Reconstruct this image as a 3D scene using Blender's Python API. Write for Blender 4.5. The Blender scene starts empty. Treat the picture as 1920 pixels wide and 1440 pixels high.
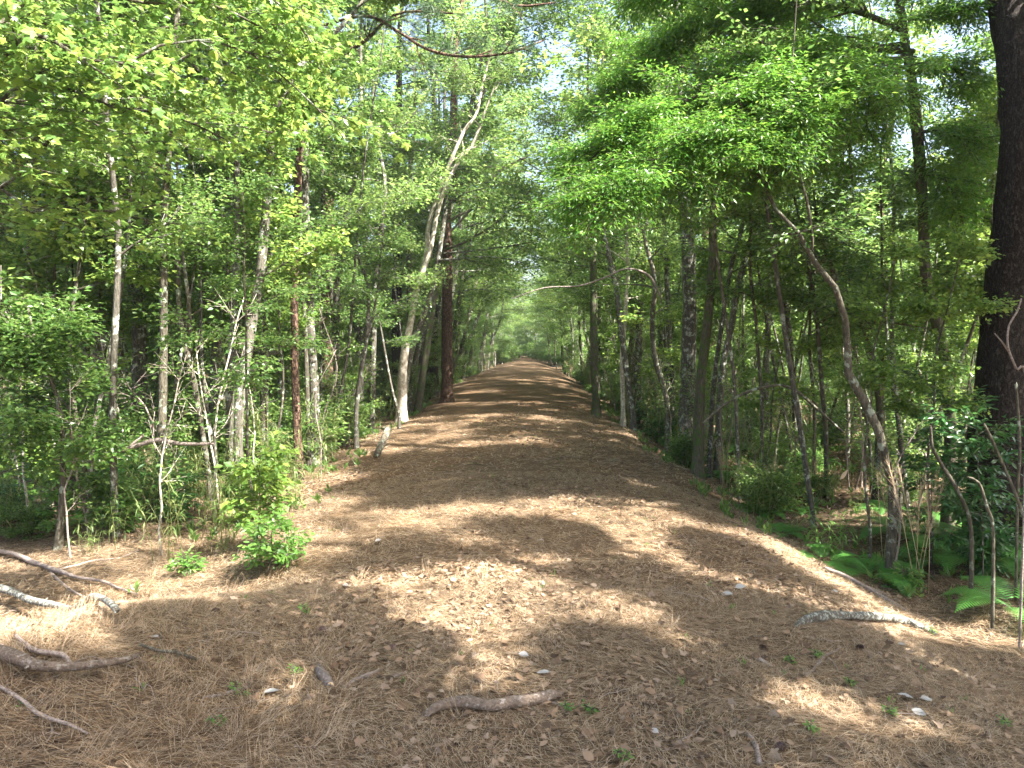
import bpy, math, random
import numpy as np
from mathutils import Vector, Matrix, noise
R = math.radians
C = bpy.context.scene.collection
SC = bpy.context.scene

# ---------------------------------------------------------------- camera, light, exposure
FPX = 1321.0
PITCH, YAW, CAMH = 3.2, 1.08, 2.2
cam = bpy.data.cameras.new('camera'); camo = bpy.data.objects.new('camera', cam); C.objects.link(camo)
camo.location = (0, 0, CAMH); camo.rotation_euler = (R(90 - PITCH), 0, R(YAW))
cam.sensor_width = 36; cam.lens = FPX / 1920 * 36; cam.clip_start = 0.05; cam.clip_end = 2000
SC.camera = camo
SUN_EL, SUN_AZ = 52, 120            # azimuth clockwise from +Y (forward) towards +X (right)
w = bpy.data.worlds.new('World'); SC.world = w; w.use_nodes = True
nt = w.node_tree; bg = nt.nodes['Background']
sky = nt.nodes.new('ShaderNodeTexSky'); sky.sky_type = 'NISHITA'; sky.sun_disc = False
sky.sun_elevation = R(SUN_EL); sky.sun_rotation = R(SUN_AZ); sky.air_density = 1.0; sky.dust_density = 5.0
nt.links.new(sky.outputs[0], bg.inputs[0]); bg.inputs[1].default_value = 0.085
sl = bpy.data.lights.new('sun', 'SUN'); sl.energy = 5.0; sl.angle = R(0.53); sl.color = (1.0, 0.955, 0.88)
so = bpy.data.objects.new('sun', sl); C.objects.link(so)
sd = Vector((math.sin(R(SUN_AZ)) * math.cos(R(SUN_EL)), math.cos(R(SUN_AZ)) * math.cos(R(SUN_EL)), math.sin(R(SUN_EL))))
so.rotation_euler = sd.to_track_quat('Z', 'Y').to_euler(); so.location = sd * 60
SC.view_settings.view_transform = 'Standard'; SC.view_settings.look = 'None'
SC.view_settings.exposure = 2.88; SC.view_settings.gamma = 1
SC.cycles.max_bounces = 7; SC.cycles.diffuse_bounces = 4; SC.cycles.glossy_bounces = 2
SC.cycles.transmission_bounces = 5; SC.cycles.transparent_max_bounces = 4
SC.cycles.sample_clamp_indirect = 8; SC.cycles.use_denoising = True

# ---------------------------------------------------------------- ground shape
def smooth(a, b, v):
    t = min(1, max(0, (v - a) / (b - a))); return t * t * (3 - 2 * t)
def nz(x, y, s, seed=0):
    return noise.noise(Vector((x * s, y * s, seed * 7.3)))
def half(y, x=1):
    if x > 0: return 2.8 - 0.1 * smooth(8, 18, y) + 0.25 * smooth(25, 45, y) - 0.9 * smooth(50, 95, y)
    return 2.75 + 0.85 * smooth(7, 20, y) + 0.3 * smooth(25, 45, y) - 1.7 * smooth(48, 95, y)
def g(x, y):
    hw = half(y, x) + 0.4 * nz(x * 0.2, y, 0.32, 3 if x > 0 else 5) + 0.16 * nz(x * 0.2, y, 1.1, 6)
    a = abs(x); crown = -0.22 * (min(a, hw) / hw) ** 2
    if a > hw - .3:
        side = 1 if x > 0 else 0
        deep = (0.46 if side else 0.32)
        fl = (0.36 if side else 0.26)
        e = a - hw
        crown -= deep * smooth(-.3, 1.5, e) - (deep - fl) * smooth(1.6, 3.2, e)
    z = crown
    z += 0.035 * nz(x, y, 0.7, 1) + 0.014 * nz(x, y, 2.6, 2)
    if a > 3:
        z += 0.11 * nz(x, y, 0.35, 4) * smooth(3, 5, a)
    # spoil mound, lower left foreground
    dx, dy = (x + 3.6) / 1.5, (y - 4.6) / 1.5
    z += 0.62 * math.exp(-(dx * dx + dy * dy))
    dx, dy = (x + 2.75) / 0.8, (y - 7.0) / 0.65
    z -= 0.16 * math.exp(-(dx * dx + dy * dy))
    return z
_rot = Matrix.Rotation(R(YAW), 3, 'Z') @ Matrix.Rotation(R(90 - PITCH), 3, 'X')
def ray(px, py):
    return (_rot @ Vector(((px - 960) / FPX, -(py - 720) / FPX, -1)))
def P(px, py, d):
    v = ray(px, py); return Vector((0, 0, CAMH)) + v * (d / v.y)
def G(px, py, off=0.0):
    v = ray(px, py); y = 2.0; o = Vector((0, 0, CAMH))
    while y < 200:
        p = o + v * (y / v.y)
        if p.z < g(p.x, p.y) + off: break
        y *= 1.006
    return Vector((p.x, p.y, g(p.x, p.y)))

# ---------------------------------------------------------------- materials
def newmat(name):
    m = bpy.data.materials.new(name); m.use_nodes = True
    n = m.node_tree; n.nodes.clear()
    return m, n, n.nodes.new('ShaderNodeOutputMaterial')
def N(n, t, **kw):
    o = n.nodes.new(t)
    for k, v in kw.items():
        if k.startswith('i_'):
            key = k[2:]; key = int(key) if key.isdigit() else key.replace('_', ' ')
            o.inputs[key].default_value = v
        else: setattr(o, k, v)
    return o
def ramp(n, stops):
    r = n.nodes.new('ShaderNodeValToRGB'); e = r.color_ramp.elements
    while len(e) < len(stops): e.new(0.5)
    for el, (p, c) in zip(e, stops):
        el.position = p; el.color = (*c, 1)
    return r
def leafmat(name, cols, trans=0.53, rough=0.38, tcol=1.0, spec=0.55):
    m, n, out = newmat(name); L = n.links
    geo = N(n, 'ShaderNodeNewGeometry'); oi = N(n, 'ShaderNodeObjectInfo')
    ad = N(n, 'ShaderNodeMath', operation='MULTIPLY_ADD', i_1=0.72)
    mu = N(n, 'ShaderNodeMath', operation='MULTIPLY', i_1=0.28)
    L.new(oi.outputs['Random'], mu.inputs[0]); L.new(geo.outputs['Random Per Island'], ad.inputs[0]); L.new(mu.outputs[0], ad.inputs[2])
    r = ramp(n, [(i / (len(cols) - 1), c) for i, c in enumerate(cols)]); L.new(ad.outputs[0], r.inputs[0])
    p = N(n, 'ShaderNodeBsdfPrincipled', i_Roughness=rough); p.inputs['Specular IOR Level'].default_value = spec
    L.new(r.outputs[0], p.inputs['Base Color'])
    t = N(n, 'ShaderNodeBsdfTranslucent')
    hs = N(n, 'ShaderNodeHueSaturation', i_Hue=0.485, i_Saturation=0.98, i_Value=1.6 * tcol); L.new(r.outputs[0], hs.inputs['Color'])
    L.new(hs.outputs[0], t.inputs[0])
    mx = N(n, 'ShaderNodeMixShader', i_0=trans)
    L.new(p.outputs[0], mx.inputs[1]); L.new(t.outputs[0], mx.inputs[2]); L.new(mx.outputs[0], out.inputs[0])
    return m
def barkmat(name, dark, light, lichen=None, lich=0.5, scale=1.0, plates=False, bump=0.6, iso=False):
    m, n, out = newmat(name); L = n.links
    tc = N(n, 'ShaderNodeTexCoord'); mp = N(n, 'ShaderNodeMapping'); oi = N(n, 'ShaderNodeObjectInfo')
    mp.inputs['Scale'].default_value = (1, 1, 1) if iso else (1, 1, 0.22 if not plates else 0.38)
    L.new(tc.outputs['Object'], mp.inputs[0])
    n1 = N(n, 'ShaderNodeTexNoise', i_Scale=38 * scale, i_Detail=6, i_Roughness=0.65); L.new(mp.outputs[0], n1.inputs[0])
    if plates:
        vo = N(n, 'ShaderNodeTexVoronoi', feature='DISTANCE_TO_EDGE', i_Scale=15 * scale); 
        ds = N(n, 'ShaderNodeMixRGB', blend_type='ADD', i_0=0.14); L.new(mp.outputs[0], ds.inputs[1]); L.new(n1.outputs['Color'], ds.inputs[2])
        L.new(ds.outputs[0], vo.inputs[0])
        mr = N(n, 'ShaderNodeMapRange', i_1=0.0, i_2=0.16); L.new(vo.outputs[0], mr.inputs[0])
        mm = N(n, 'ShaderNodeMath', operation='MULTIPLY'); L.new(mr.outputs[0], mm.inputs[0])
        m2 = N(n, 'ShaderNodeMapRange', i_1=0.2, i_2=0.7, i_3=0.45, i_4=1.0); L.new(n1.outputs[0], m2.inputs[0]); L.new(m2.outputs[0], mm.inputs[1])
        f = mm.outputs[0]
    else:
        m2 = N(n, 'ShaderNodeMapRange', i_1=0.32, i_2=0.68); L.new(n1.outputs[0], m2.inputs[0]); f = m2.outputs[0]
    c = N(n, 'ShaderNodeMixRGB'); c.inputs[1].default_value = (*dark, 1); c.inputs[2].default_value = (*light, 1); L.new(f, c.inputs[0])
    col = c.outputs[0]
    if lichen:
        n3 = N(n, 'ShaderNodeTexNoise', i_Scale=26 if iso else 7, i_Detail=5, i_Roughness=0.7); L.new(tc.outputs['Object'], n3.inputs[0])
        m3 = N(n, 'ShaderNodeMapRange', i_1=lich, i_2=lich + 0.06, i_4=0.9); L.new(n3.outputs[0], m3.inputs[0])
        c2 = N(n, 'ShaderNodeMixRGB'); L.new(m3.outputs[0], c2.inputs[0]); L.new(col, c2.inputs[1]); c2.inputs[2].default_value = (*lichen, 1); col = c2.outputs[0]
    hs = N(n, 'ShaderNodeHueSaturation'); mr3 = N(n, 'ShaderNodeMapRange', i_3=0.75, i_4=1.25); L.new(oi.outputs['Random'], mr3.inputs[0]); L.new(mr3.outputs[0], hs.inputs['Value']); L.new(col, hs.inputs['Color'])
    p = N(n, 'ShaderNodeBsdfPrincipled', i_Roughness=0.9); p.inputs['Specular IOR Level'].default_value = 0.15
    L.new(hs.outputs[0], p.inputs['Base Color'])
    b = N(n, 'ShaderNodeBump', i_Strength=bump, i_Distance=0.02); L.new(f, b.inputs['Height']); L.new(b.outputs[0], p.inputs['Normal'])
    L.new(p.outputs[0], out.inputs[0]); return m
def plainmat(name, cols, rough=0.8, trans=0.0):
    m, n, out = newmat(name); L = n.links
    geo = N(n, 'ShaderNodeNewGeometry')
    r = ramp(n, [(i / (len(cols) - 1), c) for i, c in enumerate(cols)]); L.new(geo.outputs['Random Per Island'], r.inputs[0])
    p = N(n, 'ShaderNodeBsdfPrincipled', i_Roughness=rough); p.inputs['Specular IOR Level'].default_value = 0.25
    L.new(r.outputs[0], p.inputs['Base Color'])
    if trans:
        t = N(n, 'ShaderNodeBsdfTranslucent'); L.new(r.outputs[0], t.inputs[0]); mx = N(n, 'ShaderNodeMixShader', i_0=trans)
        L.new(p.outputs[0], mx.inputs[1]); L.new(t.outputs[0], mx.inputs[2]); L.new(mx.outputs[0], out.inputs[0])
    else: L.new(p.outputs[0], out.inputs[0])
    return m
def groundmat(name, tint):
    m, n, out = newmat(name); L = n.links
    tc = N(n, 'ShaderNodeTexCoord')
    heights = []
    for k, (ang, sc) in enumerate([(20, 1), (75, 1.15), (130, 0.9)]):
        mp = N(n, 'ShaderNodeMapping'); mp.inputs['Rotation'].default_value = (0, 0, R(ang)); mp.inputs['Scale'].default_value = (9 * sc, 95 * sc, 9)
        L.new(tc.outputs['Object'], mp.inputs[0])
        a = N(n, 'ShaderNodeTexNoise', i_Scale=1.0, i_Detail=3, i_Distortion=0.6); L.new(mp.outputs[0], a.inputs[0]); heights.append(a.outputs[0])
    s1 = N(n, 'ShaderNodeMath', operation='MAXIMUM'); L.new(heights[0], s1.inputs[0]); L.new(heights[1], s1.inputs[1])
    s2 = N(n, 'ShaderNodeMath', operation='MAXIMUM'); L.new(s1.outputs[0], s2.inputs[0]); L.new(heights[2], s2.inputs[1])
    r = ramp(n, [(0.44, tuple(0.12 * t for t in tint)), (0.56, tuple(0.5 * t for t in tint)), (0.66, tint), (0.78, tuple(min(1, 1.5 * t) for t in tint))])  # low stops darkened: shade under and between needles put into the colour
    L.new(s2.outputs[0], r.inputs[0])
    big = N(n, 'ShaderNodeTexNoise', i_Scale=0.9, i_Detail=6, i_Roughness=0.6); L.new(tc.outputs['Object'], big.inputs[0])
    rb = ramp(n, [(0.3, (0.62, 0.6, 0.6)), (0.5, (1, 1, 1)), (0.7, (1.15, 1.02, 0.88))]); L.new(big.outputs[0], rb.inputs[0])
    mx = N(n, 'ShaderNodeMixRGB', blend_type='MULTIPLY', i_0=1.0); L.new(r.outputs[0], mx.inputs[1]); L.new(rb.outputs[0], mx.inputs[2])
    # scattered paler dead leaves
    vo = N(n, 'ShaderNodeTexVoronoi', i_Scale=17, i_Randomness=1.0); L.new(tc.outputs['Object'], vo.inputs[0])
    sep = N(n, 'ShaderNodeSeparateColor'); L.new(vo.outputs['Color'], sep.inputs[0])
    lt = N(n, 'ShaderNodeMath', operation='LESS_THAN', i_1=0.32); L.new(vo.outputs['Distance'], lt.inputs[0])
    g2 = N(n, 'ShaderNodeMath', operation='GREATER_THAN', i_1=0.8); L.new(sep.outputs[0], g2.inputs[0])
    mm = N(n, 'ShaderNodeMath', operation='MULTIPLY'); L.new(lt.outputs[0], mm.inputs[0]); L.new(g2.outputs[0], mm.inputs[1])
    m5 = N(n, 'ShaderNodeMath', operation='MULTIPLY', i_1=0.7); L.new(mm.outputs[0], m5.inputs[0])
    mx2 = N(n, 'ShaderNodeMixRGB'); L.new(m5.outputs[0], mx2.inputs[0]); L.new(mx.outputs[0], mx2.inputs[1]); mx2.inputs[2].default_value = (0.34, 0.22, 0.13, 1)
    p = N(n, 'ShaderNodeBsdfPrincipled', i_Roughness=0.95); p.inputs['Specular IOR Level'].default_value = 0.1
    L.new(mx2.outputs[0], p.inputs['Base Color'])
    b = N(n, 'ShaderNodeBump', i_Strength=0.8, i_Distance=0.015); L.new(s2.outputs[0], b.inputs['Height'])
    b2 = N(n, 'ShaderNodeBump', i_Strength=0.6, i_Distance=0.1); L.new(big.outputs[0], b2.inputs['Height']); L.new(b.outputs[0], b2.inputs['Normal']); L.new(b2.outputs[0], p.inputs['Normal'])
    L.new(p.outputs[0], out.inputs[0]); return m
M = {}
M['ground'] = groundmat('forest_floor', (0.18, 0.124, 0.077))
M['path'] = groundmat('straw_path', (0.195, 0.13, 0.078))
M['leaf'] = leafmat('broad_leaf', [(0.035, 0.09, 0.02), (0.07, 0.15, 0.03), (0.125, 0.215, 0.05), (0.23, 0.32, 0.09)])
M['maple'] = leafmat('lobed_leaf', [(0.055, 0.13, 0.025), (0.09, 0.18, 0.035), (0.15, 0.25, 0.045), (0.27, 0.35, 0.07)], trans=0.5)
M['oak'] = leafmat('narrow_leaf', [(0.035, 0.12, 0.012), (0.055, 0.17, 0.018), (0.09, 0.22, 0.025), (0.17, 0.29, 0.04)], trans=0.45)
M['glossy'] = leafmat('glossy_leaf', [(0.025, 0.075, 0.02), (0.04, 0.12, 0.03), (0.07, 0.16, 0.035)], trans=0.25, rough=0.28, spec=0.5)
M['bright'] = leafmat('fresh_leaf', [(0.07, 0.18, 0.035), (0.11, 0.23, 0.045), (0.17, 0.29, 0.06)], trans=0.5)
M['fern'] = leafmat('fern_leaf', [(0.06, 0.19, 0.035), (0.10, 0.27, 0.05)], trans=0.4)
M['cane'] = leafmat('cane_leaf', [(0.07, 0.15, 0.035), (0.12, 0.2, 0.05), (0.2, 0.23, 0.08), (0.36, 0.28, 0.15)], trans=0.4, rough=0.5)
M['needle'] = leafmat('pine_needle', [(0.03, 0.075, 0.035), (0.05, 0.11, 0.045), (0.08, 0.14, 0.05)], trans=0.15, rough=0.5)
M['deadstraw'] = plainmat('dead_straw', [(0.36, 0.25, 0.15), (0.5, 0.38, 0.25), (0.58, 0.47, 0.33)], 0.85, 0.2)
M['straw'] = plainmat('pine_straw', [(0.045, 0.033, 0.021), (0.12, 0.076, 0.04), (0.235, 0.15, 0.08), (0.46, 0.345, 0.225), (0.36, 0.30, 0.225)], 0.75)
M['dry'] = plainmat('dry_leaf', [(0.08, 0.052, 0.033), (0.17, 0.11, 0.068), (0.26, 0.175, 0.11), (0.27, 0.205, 0.15)], 0.8, 0.12)
M['pale'] = plainmat('pale_leaf', [(0.27, 0.26, 0.24), (0.36, 0.35, 0.33)], 0.6)
M['cone'] = plainmat('cone_scale', [(0.06, 0.04, 0.035), (0.14, 0.09, 0.07)], 0.8)
M['cut'] = plainmat('raw_wood', [(0.5, 0.36, 0.2), (0.6, 0.45, 0.27)], 0.8)
LICH = (0.36, 0.385, 0.33)
M['grey'] = barkmat('grey_bark', (0.04, 0.036, 0.029), (0.145, 0.132, 0.105), LICH, 0.54)
M['brown'] = barkmat('brown_bark', (0.032, 0.028, 0.02), (0.13, 0.115, 0.085), (0.26, 0.29, 0.23), 0.55)
M['pale_bark'] = barkmat('pale_bark', (0.2, 0.17, 0.13), (0.46, 0.41, 0.33), (0.55, 0.51, 0.44), 0.5, bump=0.3)
M['moss'] = barkmat('mossy_bark', (0.04, 0.035, 0.025), (0.13, 0.115, 0.085), (0.06, 0.10, 0.025), 0.5)
M['pine'] = barkmat('pine_bark', (0.012, 0.010, 0.009), (0.068, 0.054, 0.046), None, scale=1.55, plates=True, bump=1.0)
M['redpine'] = barkmat('red_pine_bark', (0.035, 0.02, 0.014), (0.22, 0.14, 0.10), None, scale=0.9, plates=True, bump=1.0)
M['deadwood'] = barkmat('dead_wood', (0.13, 0.10, 0.085), (0.36, 0.30, 0.26), (0.45, 0.44, 0.4), 0.62, scale=1.6, bump=0.5, iso=True)
M['lichlog'] = barkmat('lichen_log', (0.05, 0.045, 0.035), (0.17, 0.155, 0.13), (0.33, 0.36, 0.32), 0.5, scale=1.6, iso=True)
M['moundlog'] = barkmat('reddish_wood', (0.10, 0.075, 0.058), (0.25, 0.19, 0.145), (0.34, 0.3, 0.26), 0.56, scale=1.6, iso=True)

# ---------------------------------------------------------------- mesh helpers
class MB:
    def __init__(s): s.V = []; s.Q = []; s.T = []; s.n = 0
    def add(s, V, Q=None, T=None):
        V = np.asarray(V, dtype=np.float32).reshape(-1, 3)
        if Q is not None and len(Q): s.Q.append(np.asarray(Q, dtype=np.int32) + s.n)
        if T is not None and len(T): s.T.append(np.asarray(T, dtype=np.int32) + s.n)
        s.V.append(V); s.n += len(V)
    def mesh(s, name, mat, smoothf=True):
        me = bpy.data.meshes.new(name)
        V = np.concatenate(s.V) if s.V else np.zeros((0, 3), np.float32)
        Q = np.concatenate(s.Q) if s.Q else np.zeros((0, 4), np.int32)
        T = np.concatenate(s.T) if s.T else np.zeros((0, 3), np.int32)
        me.vertices.add(len(V)); me.vertices.foreach_set('co', V.ravel())
        idx = np.concatenate([Q.ravel(), T.ravel()]); me.loops.add(len(idx)); me.loops.foreach_set('vertex_index', idx)
        st = np.concatenate([np.arange(len(Q)) * 4, len(Q) * 4 + np.arange(len(T)) * 3]).astype(np.int32)
        me.polygons.add(len(Q) + len(T)); me.polygons.foreach_set('loop_start', st)
        me.polygons.foreach_set('use_smooth', np.full(len(Q) + len(T), smoothf))
        me.update(calc_edges=True); me.materials.append(mat); return me
    def obj(s, name, mat, parent=None, smoothf=True, quadmat=None):
        me = s.mesh(name, mat, smoothf)
        if quadmat:
            me.materials.append(quadmat); nq = sum(len(q) for q in s.Q); mi = np.zeros(len(me.polygons), np.int32); mi[:nq] = 1; me.polygons.foreach_set('material_index', mi)
        o = bpy.data.objects.new(name, me); C.objects.link(o)
        if parent: o.parent = parent
        return o
    def join(s, o):
        if not o.n: return
        if o.V:
            for q in o.Q: s.Q.append(q + s.n)
            for t in o.T: s.T.append(t + s.n)
            s.V += o.V; s.n += o.n
def catmull(pts, rad, step=0.25):
    pts = [Vector(p) for p in pts]; n = len(pts); op, orr = [], []
    for i in range(n - 1):
        p0 = pts[max(0, i - 1)]; p1 = pts[i]; p2 = pts[i + 1]; p3 = pts[min(n - 1, i + 2)]
        k = max(1, int((p2 - p1).length / step))
        for j in range(k):
            t = j / k
            op.append(0.5 * ((2 * p1) + (p2 - p0) * t + (2 * p0 - 5 * p1 + 4 * p2 - p3) * t * t + (3 * p1 - p0 - 3 * p2 + p3) * t ** 3))
            orr.append(rad[i] + (rad[i + 1] - rad[i]) * t)
    op.append(pts[-1]); orr.append(rad[-1]); return op, orr
def tube(mb, pts, rad, n=8, rough=0.0, seed=0, caps=True):
    k = len(pts); A = np.array([tuple(p) for p in pts], dtype=np.float64)
    if k < 2: return
    T = np.gradient(A, axis=0); T /= np.linalg.norm(T, axis=1)[:, None] + 1e-9
    ref = np.array([1.0, 0, 0]) if abs(T[0][0]) < 0.8 else np.array([0, 1.0, 0])
    U = np.zeros_like(A); u = ref
    for i in range(k):
        u = u - T[i] * u.dot(T[i]); u /= np.linalg.norm(u) + 1e-9; U[i] = u
    W = np.cross(T, U); a = np.arange(n) * 2 * math.pi / n
    rr = np.asarray(rad, dtype=np.float64)[:, None] * np.ones((1, n))
    if rough:
        rg = np.random.default_rng(seed); prof = 1 + rough * (rg.random(n) - 0.5)
        rr = rr * prof[None] * (1 + rough * 0.8 * (rg.random((k, n)) - 0.5))
    V = A[:, None] + U[:, None] * (np.cos(a)[None, :, None] * rr[..., None]) + W[:, None] * (np.sin(a)[None, :, None] * rr[..., None])
    V = V.reshape(-1, 3); i = np.arange(k - 1)[:, None] * n; j = np.arange(n)[None]; j2 = (j + 1) % n
    Q = np.stack([i + j, i + j2, i + n + j2, i + n + j], -1).reshape(-1, 4)
    if caps:
        V = np.concatenate([V, A[:1], A[-1:]]); jj = np.arange(n); j3 = (jj + 1) % n; b = k * n
        T1 = np.stack([j3, jj, np.full(n, b)], -1); T2 = np.stack([(k - 1) * n + jj, (k - 1) * n + j3, np.full(n, b + 1)], -1)
        mb.add(V, Q, np.concatenate([T1, T2]))
    else: mb.add(V, Q)
def unit(a): return a / (np.linalg.norm(a, axis=-1, keepdims=True) + 1e-9)
LEAF = (np.array([(0, 0, 0), (.42, .5, .10), (1, 0, -.06), (.42, -.5, .10)]), np.array([(0, 2, 1), (0, 3, 2)]))
_h = [(0, .0), (-.02, .22), (-.10, .42), (.12, .40), (.30, .62), (.48, .58), (.42, .30), (.62, .26), (.78, .16)]
_o = _h + [(1.0, 0)] + [(x, -y) for x, y in _h[:0:-1]]
MAPLE = (np.array([(0.32, 0, 0.05)] + [(x, y, -0.18 * abs(y) - 0.05 * x) for x, y in _o]), np.array([(0, i, i % len(_o) + 1) for i in range(1, len(_o) + 1)]))
_h = [(0, 0), (.08, .08), (.2, .28), (.42, .42), (.65, .36), (.85, .18)]
_o = _h + [(1.0, 0)] + [(x, -y) for x, y in _h[:0:-1]]
OVAL = (np.array([(0.5, 0, 0)] + [(x, y, 0.16 * abs(y)) for x, y in _o]), np.array([(0, i, i % len(_o) + 1) for i in range(1, len(_o) + 1)]))
def scatter(mb, tpl, P0, D, Nn, Ls, Ws):
    """place copies of a leaf template: P0 base, D direction, Nn up-normal, Ls length, Ws width"""
    D = unit(D); S = unit(np.cross(Nn, D)); Nn = np.cross(D, S)
    t, F = tpl; k = len(t); n = len(P0)
    V = P0[:, None] + D[:, None] * (t[None, :, 0:1] * Ls[:, None, None]) + S[:, None] * (t[None, :, 1:2] * Ws[:, None, None]) + Nn[:, None] * (t[None, :, 2:3] * Ws[:, None, None])
    T = (F[None] + (np.arange(n) * k)[:, None, None]).reshape(-1, 3)
    mb.add(V.reshape(-1, 3), None, T)
def prisms(mb, A, B, ra, rb):
    """batch of thin three-sided sticks"""
    D = unit(B - A); ref = np.where(np.abs(D[:, 2:3]) < 0.9, np.array([[0, 0, 1.0]]), np.array([[1.0, 0, 0]]))
    U = unit(np.cross(D, ref)); W = np.cross(D, U); n = len(A); V = np.zeros((n, 6, 3))
    for i in range(3):
        c, s = math.cos(i * 2.0944), math.sin(i * 2.0944)
        V[:, i] = A + (U * c + W * s) * ra[:, None]; V[:, 3 + i] = B + (U * c + W * s) * rb[:, None]
    q = np.array([(0, 1, 4, 3), (1, 2, 5, 4), (2, 0, 3, 5)])
    mb.add(V.reshape(-1, 3), (q[None] + (np.arange(n) * 6)[:, None, None]).reshape(-1, 4))

# ---------------------------------------------------------------- objects and tags
def tag(o, label=None, cat=None, group=None, kind=None):
    if label: o['label'] = label
    if cat: o['category'] = cat
    if group: o['group'] = group
    if kind: o['kind'] = kind
    return o
def empty(name, loc=(0, 0, 0), rz=0):
    o = bpy.data.objects.new(name, None); C.objects.link(o); o.location = loc; o.rotation_euler = (0, 0, rz); o.empty_display_size = 0.2
    return o
def dup(root, loc, rz=0, s=1.0, label=None, group=None, tilt=(0, 0)):
    r = root.copy(); C.objects.link(r); r.location = loc; r.rotation_euler = (tilt[0], tilt[1], rz); r.scale = (s, s, s)
    if label: r['label'] = label
    if group: r['group'] = group
    for ch in list(root.children):
        c = ch.copy(); C.objects.link(c); c.parent = r
    return r

# ---------------------------------------------------------------- branching growth
class Grow:
    def __init__(s, seed, origin=Vector((0, 0, 0))):
        s.r = random.Random(seed); s.rg = np.random.default_rng(seed); s.limbs = MB(); s.main = MB(); s.tw = []; s.o = origin
    def rnd(s, a, b): return s.r.uniform(a, b)
    def path(s, p, d, L, wander, lift, step=0.22):
        n = max(3, int(L / step)); pts = [p.copy()]; d = d.normalized()
        for i in range(n):
            d = d + Vector((s.r.gauss(0, wander), s.r.gauss(0, wander), s.r.gauss(0, wander * 0.7) + lift)); d.normalize()
            pts.append(pts[-1] + d * (L / n))
        return pts
    def side(s, d, ang, flat=0.45):
        ax = d.orthogonal().normalized(); ax.rotate(Matrix.Rotation(s.rnd(0, 6.283), 3, d))
        v = d.copy(); v.rotate(Matrix.Rotation(ang, 3, ax)); v.z = v.z * flat + d.z * 0.2; return v.normalized()
    def branch(s, p, d, L, r, lvl=0, sub=5, twigs=5, twl=0.5, lift=0.01, wander=0.13, droop=-0.02, sides=5):
        pts = s.path(p, d, L, wander, lift)
        n = len(pts); rad = [r * (1 - 0.75 * i / (n - 1)) for i in range(n)]
        tube(s.limbs if lvl or r < 0.012 else s.main, pts, rad, sides + 1 if r > 0.008 else 4, caps=False)
        return s.clothe(pts, rad, L, lvl, sub, twigs, twl, lift, wander, droop)
    def clothe(s, pts, rad, L, lvl=0, sub=5, twigs=5, twl=0.5, lift=0.01, wander=0.13, droop=-0.02, start=0.2):
        n = len(pts)
        if lvl == 0:
            for k in range(sub):
                t = start + (0.97 - start) * (k + s.rnd(0, 0.9)) / sub; i = min(n - 2, int(t * (n - 1)))
                dd = (pts[i + 1] - pts[i]).normalized()
                s.branch(pts[i], s.side(dd, s.rnd(0.6, 1.1)), L * s.rnd(0.28, 0.5) * (1.15 - 0.6 * t), rad[i] * 0.55, 1, 0, twigs, twl, droop, wander, droop)
        k2 = twigs if lvl else max(2, twigs // 2)
        for k in range(k2):
            t = 0.25 + 0.75 * (k + s.rnd(0, 1)) / k2; i = min(n - 2, int(t * (n - 1)))
            dd = (pts[i + 1] - pts[i]).normalized(); v = s.side(dd, s.rnd(0.4, 1.1), 0.35)
            l = twl * s.rnd(0.6, 1.2); a = pts[i]; b = a + v * l + Vector((0, 0, droop * l * 2)); s.tw.append((a, b))
        a = pts[-2]; s.tw.append((pts[-1], pts[-1] + (pts[-1] - a).normalized() * twl * 0.7))
    def leaves(s, kind, per, size, ratio, spread=0.09, tiltn=0.45, matname=None):
        """leaf mesh from the recorded twigs; returns MB"""
        mb = MB()
        if not s.tw: return mb
        A = np.array([tuple(a) for a, b in s.tw]); B = np.array([tuple(b) for a, b in s.tw]); rg = s.rg
        prisms(s.limbs, A, B, np.full(len(A), 0.0035), np.full(len(A), 0.0015))
        if kind == 'pine':
            # bundles of long needles around the outer twig
            n = len(A); t = rg.random((n, per)) ** 0.6
            P0 = (A[:, None] + (B - A)[:, None] * (0.45 + 0.55 * t[..., None])).reshape(-1, 3)
            D = np.repeat(unit(B - A), per, 0) * 0.9 + rg.normal(0, 0.62, (n * per, 3)); D = unit(D)
            Nn = rg.normal(0, 1, (n * per, 3)); L = size * rg.uniform(0.7, 1.15, n * per)
            scatter(mb, (np.array([(0, .5, 0), (0, -.5, 0), (1, 0, 0)]), np.array([(0, 1, 2)])), P0, D, Nn, L, np.full(n * per, ratio))
            return mb
        n = len(A); N_ = n * per
        t = np.tile((np.arange(per) + 0.5) / per, n) + rg.normal(0, 0.03, N_); Tw = np.repeat(unit(B - A), per, 0)
        P0 = np.repeat(A, per, 0) + np.repeat(B - A, per, 0) * t[:, None]
        up = np.array([[0, 0, 1.0]]); S = unit(np.cross(Tw, up)); sg = np.where(np.arange(N_) % 2 == 0, 1, -1)[:, None]
        off = np.abs(rg.normal(0, spread, N_))[:, None]
        P0 = P0 + S * sg * off + rg.normal(0, spread * 0.35, (N_, 3))
        D = Tw * rg.uniform(0.1, 1.0, (N_, 1)) + S * sg * rg.uniform(0.3, 1.0, (N_, 1)) + rg.normal(0, 0.25, (N_, 3)) + np.array([[0, 0, -0.22]])
        Nn = up + rg.normal(0, tiltn, (N_, 3)); L = size * rg.uniform(0.6, 1.2, N_)
        scatter(mb, {'leaf': LEAF, 'maple': MAPLE, 'oval': OVAL}[kind], P0, D, Nn, L, L * ratio)
        return mb
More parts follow.
